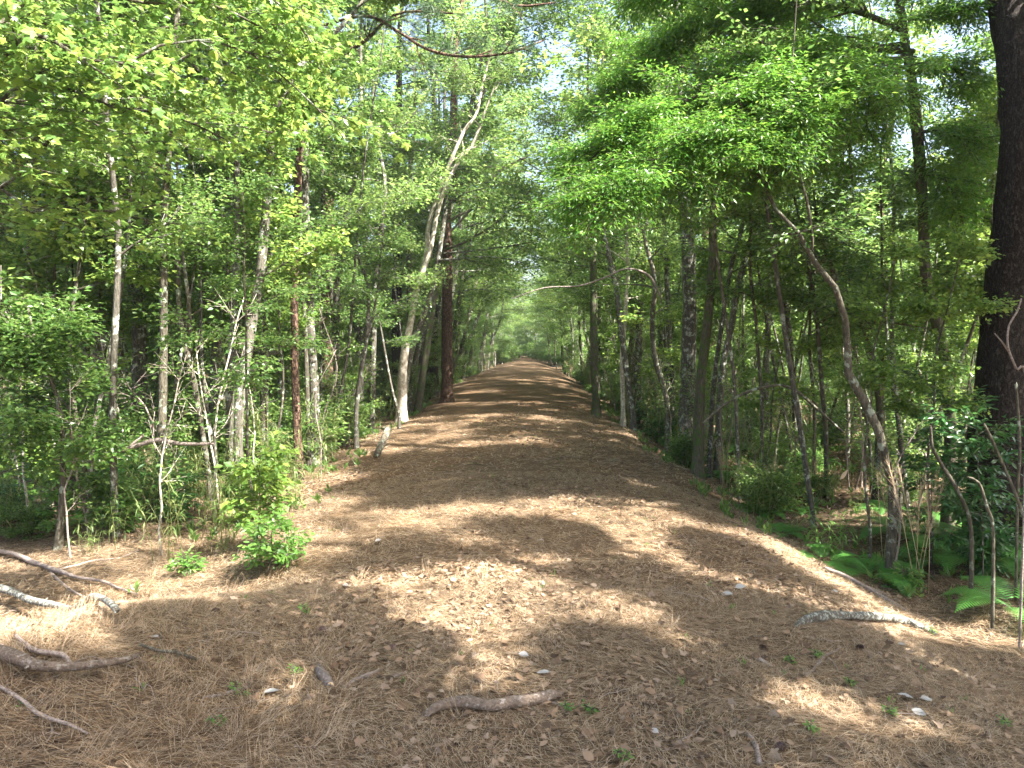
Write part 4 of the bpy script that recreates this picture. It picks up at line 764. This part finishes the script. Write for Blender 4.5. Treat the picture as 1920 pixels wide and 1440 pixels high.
def proto_fern(i, L, n):
    root = empty('proto'); rg = np.random.default_rng(i)
    for k in range(n):
        mb = MB(); az = k * 6.283 / n + rg.uniform(-.3, .3); c, s = math.cos(az), math.sin(az); l = L * rg.uniform(.75, 1.1); rise = rg.uniform(.45, .75)
        T = np.linspace(0, 1, 34); X = l * T * (1 - .12 * T); Z = l * rise * (T * 1.35 - 1.25 * T * T)
        pts = [Vector((c * x, s * x, z)) for x, z in zip(X, Z)]; tube(mb, pts, [.003 * (1 - .8 * t) for t in T], 4, caps=False)
        idx = np.arange(5, 34); A = np.array([tuple(pts[j]) for j in idx]); D0 = unit(np.gradient(np.array([tuple(p) for p in pts]), axis=0)[idx]); side = np.array([[-s, c, 0.]])
        prof = np.sin(np.clip((T[idx] - .08) / .92, 0, 1) ** .75 * math.pi * .97 + .06).clip(.05) * l * .27
        for sg in (1, -1): scatter(mb, (np.array([(0, .5, 0), (.6, .42, -.1), (1, 0, -.5), (.6, -.42, -.1), (0, -.5, 0)]), np.array([(0, 4, 3), (0, 3, 1), (1, 3, 2)])), A, side * sg + D0 * .28, np.cross(D0, side), prof, np.full(len(A), l * .022))
        mb.obj('frond', M['fern'], root, False)
    return root
FN = [proto_fern(1, .75, 7), proto_fern(2, .55, 6), proto_fern(3, .9, 6)]
def proto_sedge(i, h):
    root = empty('proto'); rg = np.random.default_rng(i); st = MB(); lf = MB()
    for k in range(6):
        b = Vector((rg.normal(0, .05), rg.normal(0, .05), -.02)); tp = Vector((rg.normal(0, .16), rg.normal(0, .16), h * rg.uniform(.8, 1.05))); mid = b.lerp(tp, .5) + Vector((rg.normal(0, .02), rg.normal(0, .02), 0))
        tube(st, [b, mid, tp], [.004, .0035, .002], 4); n = 70; t = rg.uniform(.5, 1, n); A = np.array([tuple(mid.lerp(tp, q * 2 - 1)) for q in t]); v = np.array([tuple((tp - mid).normalized())])
        prisms(lf, A, A + (v + rg.normal(0, .33, (n, 3))) * rg.uniform(.06, .17, (n, 1)), np.full(n, .0013), np.full(n, .0008))
    st.obj('stalks', M['deadstraw'], root); lf.obj('plumes', M['deadstraw'], root); return root
SG = proto_sedge(3, 1.5)
def place(proto, name, p, rz=0, s=1.0, label='', cat='', group=None, tilt=(0, 0)):
    r = dup(proto, p, rz, s, label, group, tilt); r.name = name; r['category'] = cat
    for c in r.children: c.name = c.name.split('.')[0]
    return r

# ================================================================= NAMED PLANTS
def seedling_tree(name, label, bpx, h, seed, leafstyle='fresh', wide=1.0, n=9, lean=(0, 0), dens=1.0, depth=None, twl=.16, bs=(3, 4)):
    b = G(*bpx) if depth is None else P(bpx[0], bpx[1], depth); b.z = g(b.x, b.y)
    root = empty(name, b); tag(root, label, 'shrub'); gr = Grow(seed); top = Vector((lean[0], lean[1], h)); pts = [Vector((0, 0, -.05)), top * .35 + Vector((.03, .02, 0)), top * .7, top]
    pp, rr = catmull(pts, [.012 * min(1, h * 2), .009 * min(1, h * 2), .006 * min(1, h * 2), .003 * min(1, h * 2)], .08); tb = MB(); tube(tb, pp, rr, 6, .1); tb.obj('stem', M['brown'], root)
    for k in range(n):
        t = .25 + .75 * (k + .5) / n; p = pp[int(t * (len(pp) - 1))]; az = k * 2.4 + seed
        gr.branch(p, Vector((math.cos(az), math.sin(az), .35)), wide * h * .45 * gr.rnd(.6, 1.1), .004 if h > .3 else .0012, 0, bs[0], bs[1], twl, .0, .1, -.03, 4)
    finish(gr, root, leafstyle, 'brown', dens, 'foliage'); return root
seedling_tree('leafy_shrub', 'bright fresh-green sapling bush leaning over the left edge of the track', (500, 1072), .55, 1, 'fresh', 1.3, 9, (.12, -.1), .7)
seedling_tree('leafy_shrub', 'fresh-green leafy stems around the foot of the mottled leaning trunk', (455, 985), .95, 2, 'fresh', .7, 12, (.1, 0), .7)
seedling_tree('leafy_shrub', 'tall loose leafy sapling beside the bright bush at the left track edge', (478, 1030), 1.25, 15, 'gum', .6, 8, (.1, 0), .3)
seedling_tree('leafy_shrub', 'head-high loose leafy shrub between the S-bend trunk and the mottled trunk', (425, 930), 1.5, 16, 'fresh', .6, 9, (0, 0), .5)
seedling_tree('leafy_shrub', 'small bright sprig at the foot of the drooping cane clump', (352, 1078), .24, 3, 'fresh', .8, 4, (0, 0), .4)
seedling_tree('leafy_shrub', 'broad-leaved green shrub head high at the far left edge', (60, 960), 1.6, 4, 'gum', .55, 11, (-.05, 0), .5)
seedling_tree('leafy_shrub', 'fan of oval leaves on a stem, lower right of the far-left shrub', (108, 1010), 1.05, 5, 'fresh', .6, 10, (.02, 0), .7)
seedling_tree('leafy_shrub', 'yellow-green oval-leaved bush in front of the thick grey trunk', (250, 960), 1.2, 6, 'fresh', .45, 9, (0, 0), .6)
seedling_tree('leafy_shrub', 'dense fine-leaved shrub left of the drooping cane clump', (215, 1000), .8, 7, 'leaf', .7, 10, (-.1, 0), .4)
seedling_tree('leafy_shrub', 'small bright leafy sprig in the ditch below the ferns', (1692, 1112), .32, 8, 'fresh', .5, 6, (0, 0), .5)
seedling_tree('leafy_shrub', 'dark glossy big-leaved shrub spreading before the huge pine', (1850, 930), 1.9, 9, 'glossy', .7, 14, (-.15, 0), .8, depth=8.2)
seedling_tree('leafy_shrub', 'glossy-leaved branchy shrub just left of the huge pine', (1745, 900), 2.3, 10, 'glossy', .6, 14, (0, 0), .8, depth=9.5)
seedling_tree('leafy_shrub', 'low glossy shrub with white-backed leaves right of the dead plume grass', (1845, 960), .75, 11, 'glossy', .6, 8, (0, 0), .7, depth=8.6)
seedling_tree('leafy_shrub', 'light green low mound of leaves on the right ditch rim', (1255, 845), .3, 12, 'fresh', 1.6, 8, (0, 0), .5)
seedling_tree('leafy_shrub', 'dark green leafy clump at the left shoulder beyond the seedling bush', (660, 820), .6, 13, 'leaf', 1.2, 16)
for i, (x, y, h, l) in enumerate([(568, 1160, .13, 'feathery grey-green pine seedling at the left shoulder'), (444, 1320, .14, 'lone upright green sprig below the left hollow'), (1163, 1432, .09, 'bright leafy sprout at the bottom centre edge'), (1746, 1195, .1, 'light green sprout at the right end of the lichened log'), (1590, 1290, .07, 'small green sprout on the litter right of the forked twig'), (1530, 1240, .08, 'tiny sprout in the shade left of the pine cone'), (1480, 1250, .07, 'pale green sprout beside a reddish dead tip'), (1060, 1340, .07, 'sprout right at the end of the stout stick'), (1100, 1345, .08, 'thin green sprout right of the stout stick'), (400, 1370, .10, 'green tuft at the bottom left among mound needles'), (1880, 1370, .10, 'leafy sprout by the bottom right corner'), (548, 1270, .08, 'slim sprout left of the short broken stick'), (1668, 1350, .09, 'leafy sprout below the three white leaves'), (1520, 1380, .08, 'leafy sprout at the bottom right of the curved stick')]):
    o = seedling_tree('seedling', l, (x, y), h, 40 + i, 'tiny', .3, 4, (0, 0), .7, twl=.02, bs=(0, 2)); o['category'] = 'seedling'
    for c in o.children:
        if c.name.startswith('foliage'): c.scale = (1, 1, 1)
for i, (x, y, s, pr, l) in enumerate([(318, 1050, .8, 3, 'drooping grassy cane clump beside the left hollow'), (245, 985, .85, 0, 'pale straw-coloured cane clump by the whitish lichened foot'), (160, 1040, .55, 2, 'sparse cane stalks behind the left mound'), (1572, 1060, 1.0, 9, 'upright bamboo-like cane with a white folded tip, right bank'), (1502, 1010, .5, 2, 'small cane tuft on the right shoulder'), (345, 900, 1.0, 1, 'tall cane with drooping fans between the thick trunk and the forked tree'), (515, 850, 1.0, 0, 'pale bent cane between the two dark central-left trunks'), (800, 745, .8, 0, 'grassy cane right of the white leaning tree'), (1480, 700, 1.1, 1, 'cane clump in bright light behind the right ditch'), (620, 860, .5, 2, 'low green cane tuft at the left shoulder'), (1180, 790, .6, 2, 'pale grassy tuft on the right shoulder'), (590, 905, .5, 2, 'small cane tuft near the track below the flared trunk')]):
    place(SPK if pr == 9 else CN[pr], 'cane_plant', G(x, y), i * 1.3, s, l, 'cane', 'cane plants beside the track')
def cane_tip():
    p = P(1575, 900, G(1572, 1060).y); mb = MB(); scatter(mb, OVAL, np.array([tuple(p)]), np.array([[.35, 0, .5]]), np.array([[0, -1., .2]]), np.array([.17]), np.array([.06]))
    tag(mb.obj('folded_leaf', M['deadstraw']), 'large folded cream leaf on top of the right-bank cane', 'leaf')
cane_tip()
for i, (x, y, s, pr, l) in enumerate([(1700, 1010, 1.0, 0, 'fern with arching fronds left of the dead plume stalks'), (1800, 1050, 1.0, 2, 'largest spreading fern below the glossy shrub'), (1890, 1060, 1.0, 0, 'fern cut by the right edge at mid height'), (1730, 1060, .8, 1, 'low fern behind the small bright sprig'), (1905, 1150, 1.0, 0, 'fern at the right edge nearest the camera'), (1850, 1000, .9, 1, 'shaded fern behind the largest fern'), (1640, 960, .8, 1, 'fern at the foot of the arching pale tree'), (1400, 850, 1.0, 0, 'bright fern between stems beyond the right ditch'), (1470, 845, 1.0, 0, 'wide fern behind the bowed grey trunk'), (1545, 870, .8, 1, 'small fern by the near black stem'), (160, 985, .7, 1, 'fern frond tuft by the far left stems'), (700, 800, .7, 1, 'fern beside the white leaning tree')]):
    place(FN[pr], 'fern', G(x, y), i * 1.1, s * 1.3, l, 'fern', 'ferns below the trees')
place(SG, 'plume_grass', G(1712, 1110), 0, 1.05, 'tall dead straw-coloured plume grass in the right ditch', 'grass')
place(SG, 'plume_grass', P(1690, 900, 8.2).to_3d() * 1 if False else Vector((P(1660, 900, 9.2).x, 9.2, g(P(1660, 900, 9.2).x, 9.2))), 1.2, .9, 'thinner dead plume grass behind the tall one', 'grass')
for i, (wps, l) in enumerate([([(1820, 990, 11, 7.6), (1795, 920, 11, 7.6), (1765, 870, 11, 7.7), (1748, 838, 10, 7.7), (1745, 800, 7, 7.7)], 'grey leaning stem rising right of the plume grass'), ([(1862, 1000, 9, 7), (1850, 950, 9, 7), (1835, 905, 8, 7), (1815, 895, 7, 7)], 'short bent pale stem in front of the leaning grey one'), ([(1925, 1000, 9, 7.4), (1905, 930, 9, 7.4), (1880, 870, 9, 7.5), (1855, 815, 8, 7.5), (1845, 795, 6, 7.5)], 'forked grey stem leaning left from the right edge'), ([(1908, 930, 8, 7.6), (1912, 860, 8, 7.6), (1910, 790, 8, 7.7), (1905, 720, 7, 7.7)], 'dark upright stem touching the right edge')]):
    stick('woody_stem', l, 'stem', [(a_, b_, c_ * .6, d_) for a_, b_, c_, d_ in wps], 'brown', n=8, seed=60 + i, down=True)

_r = random.Random(4)
for k in range(46):
    y = _r.uniform(8, 24); x = half(y, 1) + .9 + _r.random() ** 1.4 * 8
    place(FN[k % 3], 'fern', Vector((x, y, g(x, y))), k, _r.uniform(.7, 1.1), 'fern among the stems on the shady right-hand forest floor', 'fern', 'ferns on the right forest floor')
# ================================================================= REPEATED WOOD ON BOTH SIDES
rs = random.Random(42)
def free(x, y, used, dmin):
    return all((x - a) ** 2 + (y - b) ** 2 > dmin * dmin for a, b in used)
used = [(o.location.x, o.location.y) for o in SC.objects if o.type == 'EMPTY' and 'tree' in o.name]
def clear_tree(x, y):
    q = x / max(y, .1)
    if x < 0: return y > (26 if q > -.30 else 18 if q > -.6 else 14)
    return y > (25 if q < .36 else 20 if q < .6 else 14)
def inview(x, y, m=2.0): return y > 3 and abs(x - 0.0) < 0.76 * y + m
nT = 0
for k in range(4000):
    if nT >= 215: break
    y = rs.uniform(11, 125) if rs.random() < .85 else rs.uniform(11, 40); sgn = rs.choice((-1, 1))
    a = 3.7 + abs(rs.gauss(0, 1)) * (8 + .18 * y) if rs.random() < .7 else rs.uniform(3.7, 7); x = sgn * a
    if sgn > 0 and y < 60 and rs.random() < .45: continue
    if not clear_tree(x, y) or (.3 < x / y < .75 and y < 60 and rs.random() < .75): continue
    if not inview(x, y) or a > 48 or a < half(y, sgn) + .9 or not free(x, y, used, 1.25 + .01 * y): continue
    used.append((x, y)); nT += 1; pine = rs.random() < .2 and a > 5
    pr = rs.choice(BP) if pine else rs.choice(BT); grp = 'pines in the wood' if pine else 'trees in the wood'
    side = 'left' if x < 0 else 'right'; dist = 'mid-distance' if y < 35 else ('distant' if y < 70 else 'far-off')
    place(pr, 'pine_tree' if pine else 'hardwood_tree', Vector((x, y, g(x, y))), rs.uniform(0, 6.28), rs.uniform(.8, 1.15), ('%s straight pine among the trees of the %s wood' if pine else '%s leafy tree within the crowded %s wood') % (dist, side), 'tree', f'{dist} {grp} {side}', (rs.gauss(0, .03), rs.gauss(0, .03)))
nO = 0
for sgn in (-1, 1):
    y = 24.0
    while y < 96:
        y += rs.uniform(3.6, 5.8) + y * .03; x = sgn * (half(y, sgn) + rs.uniform(.9, 2.4))
        if not free(x, y, used, .5): continue
        used.append((x, y)); side = 'left' if x < 0 else 'right'; dist = 'mid-distance' if y < 35 else ('distant' if y < 70 else 'far-off')
        place(rs.choice(OV), 'hardwood_tree', Vector((x, y, g(x, y))), (0 if sgn < 0 else math.pi) + rs.uniform(-.6, .6), rs.uniform(.85, 1.15), f'{dist} tree on the {side} verge with its crown arching over the track', 'tree', f'{dist} arching verge trees {side}')
for k, (x, y, s_) in enumerate([(-4.6, 21, 1.0), (-4.9, 28, 1.25), (4.2, 27, 1.2), (-5, 35, 1.35), (4.3, 34, 1.35), (4.4, 43, 1.4), (-5, 44, 1.4), (-4.8, 54, 1.45), (4.4, 53, 1.45), (-4.6, 66, 1.4), (4.2, 65, 1.4), (-4.2, 78, 1.4), (4.2, 78, 1.3), (3.9, 24.5, 1.4), (-4.2, 27, 1.5), (-4.3, 24.5, 1.15), (-4.6, 31, 1.35), (4.6, 30, 1.3), (-4.5, 39, 1.5), (4.8, 38.5, 1.5), (4.9, 48, 1.5), (-5, 49, 1.55), (-5.2, 60, 1.5), (4.6, 59, 1.5)]):
    used.append((x, y)); side = 'left' if x < 0 else 'right'
    place(OV[k % 4], 'hardwood_tree', Vector((x, y, g(x, y))), (0 if x < 0 else math.pi) + rs.uniform(-.4, .4), s_, f'tall tree at the {side} edge leaning its bright crown across the track', 'tree', f'tall leaning trees {side}', (0, (.10 if x < 0 else -.10)))
for k in range(900):
    if nO >= 90: break
    y = rs.uniform(24, 60); sgn = rs.choice((-1, 1)); x = sgn * rs.uniform(8, 44)
    if not inview(x, y, 2) or not free(x, y, used, 1.6) or (.4 < x / y < .75 and y < 34): continue
    used.append((x, y)); nO += 1; side = 'left' if x < 0 else 'right'; dist = 'mid-distance' if y < 35 else 'distant'
    place(rs.choice(LOW), 'understorey_tree', Vector((x, y, g(x, y))), rs.uniform(0, 6.28), rs.uniform(.8, 1.2), f'{dist} small tree leafy to the ground in the {side} wood', 'tree', f'{dist} low leafy trees {side}')
# trees closing the far end of the track
for k, (x, y) in enumerate([(-3.2, 98), (3.4, 102), (-2.6, 106), (-4.5, 93), (4.2, 94), (1.9, 113), (-1.5, 120), (-6, 99), (7, 101), (-3.8, 112), (3.6, 108), (0.5, 123), (2.5, 121), (-.9, 128)]):
    place(LOW[k % 3], 'hardwood_tree', Vector((x, y, g(x, y))), k, 1.25, 'far-off leafy tree closing the end of the track', 'tree', 'trees closing the track end')
for k in range(26):
    x = -7.5 + k * .58; y = 96 + 26 * max(0, 1 - abs(x) / 4) + 3 * math.sin(k * 2.3)
    place(SH[(0, 2)[k % 2]], 'shrub', Vector((x, y, g(x, y))), k, 2.0, 'far-off bush closing the end of the track', 'shrub', 'bushes closing the track end')
nS = 0; us = list(used)
for k in range(5000):
    if nS >= 280: break
    y = 7 + (rs.random() ** 1.5) * 75; sgn = rs.choice((-1, 1)); a = 3.8 + abs(rs.gauss(0, 1)) * 6; x = sgn * a
    if not inview(x, y, .5) or not free(x, y, us, .55): continue
    if (y < 13.5 and not (sgn < 0 and a > 4.4 and y > 8.5 and rs.random() < .5)) or a < half(y, sgn) + .9: continue
    if y < 20 and rs.random() < .5: continue
    us.append((x, y)); nS += 1; bare = rs.random() < (.28 if y > 19 or sgn > 0 else .8); side = 'left' if x < 0 else 'right'; dist = 'near' if y < 16 else ('mid-distance' if y < 35 else 'distant')
    place(rs.choice(BARE if bare else SP), 'sapling', Vector((x, y, g(x, y))), rs.uniform(0, 6.28), rs.uniform(.7, 1.2), f'{dist} ' + ('thin nearly bare' if bare else 'thin leafy') + f' sapling under the {side} trees', 'sapling', f'{dist} ' + ('bare' if bare else 'leafy') + f' saplings {side}', (rs.gauss(0, .08), rs.gauss(0, .08)))
for k, (x, y) in enumerate([(-7.3, 8.0), (-6.0, 11.2), (-9.5, 8.6), (-5.2, 12.2), (-11, 12), (-8.2, 14), (-13, 15), (-6, 16), (-10.5, 17), (-4.9, 19), (-14.5, 19), (-8.0, 20), (7.6, 8.2), (10.6, 9.6), (6.0, 17.5)]):
    us.append((x, y)); side = 'left' if x < 0 else 'right'
    place(CAN[k % 3], 'hardwood_tree', Vector((x, y, g(x, y))), k * 1.3, .9 + .05 * (k % 5), f'near straight trunk, branchless up to its high crown, inside the {side} wood', 'tree', f'near high-crowned trees {side}', (rs.gauss(0, .03), rs.gauss(0, .03)))
nG = 0
for k in range(3000):
    if nG >= 85: break
    y = 11 + (rs.random() ** 1.3) * 50; sgn = rs.choice((-1, 1, 1)); a = half(y, sgn) + .6 + abs(rs.gauss(0, 1)) * 1.8; x = sgn * a
    if not inview(x, y, .2): continue
    nG += 1; side = 'left' if x < 0 else 'right'; dist = 'near' if y < 18 else ('mid-distance' if y < 35 else 'distant')
    place(SG if rs.random() < .55 else BARE[2], 'dead_stalks', Vector((x, y, g(x, y))), rs.uniform(0, 6.28), rs.uniform(.5, 1.0), f'{dist} clump of dead straw-coloured stalks on the {side} verge', 'dead stalks', f'{dist} dead stalk clumps {side}', (rs.gauss(0, .12), rs.gauss(0, .12)))
nP = 0
for k in range(5000):
    if nP >= 250: break
    y = 10.5 + (rs.random() ** 1.3) * 42; sgn = rs.choice((-1, 1)); a = half(y, sgn) + .8 + abs(rs.gauss(0, 1)) * 7; x = sgn * a
    if not inview(x, y, .5) or not free(x, y, us, .6): continue
    us.append((x, y)); nP += 1; side = 'left' if x < 0 else 'right'; dist = 'near' if y < 18 else ('mid-distance' if y < 35 else 'distant')
    place(rs.choice(POLE), 'slender_tree', Vector((x, y, g(x, y))), rs.uniform(0, 6.28), rs.uniform(.75, 1.25), f'{dist} pole-thin tree, bare below and leafy above, in the {side} wood', 'tree', f'{dist} pole-thin trees {side}', (rs.gauss(0, .055), rs.gauss(0, .055)))
nC = 0; us = []
for k in range(5000):
    if nC >= 280: break
    y = 9 + (rs.random() ** 1.4) * 70; sgn = rs.choice((-1, 1, 1)); a = 3.6 + abs(rs.gauss(0, 1)) * 3.2; x = sgn * a
    if not inview(x, y, .3) or not free(x, y, us, .6) or y < (8.5 if sgn < 0 else 11) or a < half(y, sgn) + .7: continue
    us.append((x, y)); nC += 1; side = 'left' if x < 0 else 'right'; dist = 'near' if y < 18 else ('mid-distance' if y < 35 else 'distant')
    place(rs.choice(CN), 'cane_plant', Vector((x, y, g(x, y))), rs.uniform(0, 6.28), rs.uniform(.8, 1.35), f'{dist} tuft of narrow-leaved cane on the {side} side of the track', 'cane', f'{dist} cane tufts {side}')
nH = 0; us = []
for k in range(5000):
    if nH >= 190: break
    y = 10 + (rs.random() ** 1.3) * 60; sgn = rs.choice((-1, 1)); a = 4.0 + abs(rs.gauss(0, 1)) * 7; x = sgn * a
    if not inview(x, y, .3) or not free(x, y, us, .9) or y < (9.5 if sgn < 0 else 13) or a < half(y, sgn) + .9: continue
    us.append((x, y)); nH += 1; side = 'left' if x < 0 else 'right'; dist = 'near' if y < 18 else ('mid-distance' if y < 35 else 'distant')
    place(rs.choice(SH), 'shrub', Vector((x, y, g(x, y))), rs.uniform(0, 6.28), rs.uniform(.8, 1.5), f'{dist} low leafy bush under the {side} trees', 'shrub', f'{dist} bushes {side}')
# trees beside and behind the viewpoint, which shade the near track
for k, (x, y, s, p) in enumerate([(8.4, .4, 1.0, SHD[0]), (7.8, -2.6, 1.05, SHD[1]), (9.8, 1.8, 1.1, BP[0]), (6.8, 4.2, .95, SHD[1]), (11.5, -1.5, 1.1, SHD[0]), (9, -6, 1.0, BP[1]), (10.5, 5.2, 1.0, SHD[0]), (4.2, -2.4, .9, SHD[0]), (3.6, -6.0, 1.0, SHD[1]), (3.1, -.6, .9, SHD[0]), (3.4, 2.0, .85, SHD[1]), (8.4, 7.1, .9, SHD[0])]):
    place(p, 'pine_tree' if p in BP else 'hardwood_tree', Vector((x, y, g(x, y))), k * 1.1, s, 'tree standing beside the viewpoint whose crown shades the near track', 'tree', 'trees beside the viewpoint')
# thin screen of stems and brush along both ditches
nV = 0; us2 = []
for k in range(4000):
    if nV >= 150: break
    y = 8.5 + (rs.random() ** 1.4) * 34; sgn = rs.choice((-1, 1, 1)); a = half(y, sgn) + .75 + rs.random() ** 1.5 * 5; x = sgn * a
    if not free(x, y, us2, .45) or not inview(x, y, 0) or (y < 10 and a < 4.4): continue
    us2.append((x, y)); nV += 1; side = 'left' if x < 0 else 'right'; q = rs.random(); dist = 'near' if y < 18 else 'mid-distance'
    if q < .5: pr, nm, lb, ct = rs.choice([POLE[1], BARE[2], BARE[0], BARE[1], BARE[1]]), 'sapling', 'whip-thin sapling at the rim of the {} ditch', 'sapling'
    elif q < .8: pr, nm, lb, ct = rs.choice(CN), 'cane_plant', 'cane tuft at the rim of the {} ditch', 'cane'
    else: pr, nm, lb, ct = SH[0], 'shrub', 'small bush at the rim of the {} ditch', 'shrub'
    place(pr, nm, Vector((x, y, g(x, y))), rs.uniform(0, 6.28), rs.uniform(.5, .95), dist + ' ' + lb.format(side), ct, f'{dist} {ct} along the {side} ditch rim', (rs.gauss(0, .07), rs.gauss(0, .07)))
for k, (x, y, s_) in enumerate([(395, 1000, .75), (290, 985, .8), (420, 1040, .5), (180, 1000, .7), (550, 960, .55), (340, 960, .9)]):
    place(CN[(0, 3, 2)[k % 3]], 'cane_plant', G(x, y), k * 1.9, s_, 'grassy cane tuft among the shrubs at the near left edge of the track', 'cane', 'cane tufts near left')
# ---- far-off wood behind everything, read as one mass
def far_wood():
    rg = np.random.default_rng(9); mb = MB(); n = 160000
    th = rg.uniform(-1.0, 1.0, n); r = rg.uniform(58, 80, n) + 75 * np.exp(-(th / .28) ** 2); X = np.sin(th) * r; Y = np.cos(th) * r
    hgt = 13 + 4 * np.sin(th * 9) + 3 * np.sin(th * 23 + 1); Z = rg.random(n) ** .8 * hgt * (.75 + .25 * rg.random(n))
    cl = np.sin(X * .9 + np.sin(Z * .8) * 2) + np.sin(Y * .7 + Z * .9) + rg.normal(0, .5, n); k = cl > -.6
    P0 = np.stack([X, Y, Z - .4], -1)[k]; n = len(P0); D = rg.normal(0, 1, (n, 3)); D[:, 2] *= .5
    scatter(mb, LEAF, P0, D, np.array([[0, 0, 1.]]) + rg.normal(0, .6, (n, 3)), rg.uniform(.35, .7, n), rg.uniform(.25, .45, n))
    m = 260; th = rg.uniform(-1, 1, m); r = rg.uniform(56, 75, m) + 75 * np.exp(-(th / .28) ** 2); A = np.stack([np.sin(th) * r, np.cos(th) * r, np.full(m, -.6)], -1); B = A + np.stack([rg.normal(0, .5, m), rg.normal(0, .5, m), rg.uniform(9, 15, m)], -1)
    o = tag(mb.obj('far_woodland', M['leaf'], smoothf=False), 'hazy mass of leaves far behind the trees', 'woodland', kind='stuff')
    t2 = MB(); prisms(t2, A, B, np.full(m, .16), np.full(m, .05)); t = t2.obj('trunks', M['grey'], o); t['kind'] = 'stuff'
far_wood()
# prototypes themselves are not part of the scene
for pr in SHD + CAN + POLE + OV + LOW + BT + BP + SP + BARE + SH + CN + FN + [SG, SPK]:
    for c in list(pr.children): bpy.data.objects.remove(c, do_unlink=True)
    bpy.data.objects.remove(pr, do_unlink=True)
print('faces', sum(len(m.polygons) for m in bpy.data.meshes), 'objects', len(SC.objects))

# ---- thin sunlit air between the viewpoint and the far end of the track
def haze():
    m, n, out = newmat('haze_air'); v = N(n, 'ShaderNodeVolumePrincipled'); v.inputs['Color'].default_value = (.93, .97, 1, 1); v.inputs['Density'].default_value = 0.0005; v.inputs['Anisotropy'].default_value = 0.2
    n.links.new(v.outputs[0], out.inputs['Volume'])
    mb = MB(); x, y0, y1, z0, z1 = 420, -220, 520, -3, 36
    V = [(-x, y0, z0), (x, y0, z0), (x, y1, z0), (-x, y1, z0), (-x, y0, z1), (x, y0, z1), (x, y1, z1), (-x, y1, z1)]
    mb.add(V, [(0, 3, 2, 1), (4, 5, 6, 7), (0, 1, 5, 4), (1, 2, 6, 5), (2, 3, 7, 6), (3, 0, 4, 7)]); o = tag(mb.obj('haze', m, smoothf=False), 'thin pale sunlit haze among the trees', kind='stuff')
haze()
SC.cycles.volume_bounces = 0
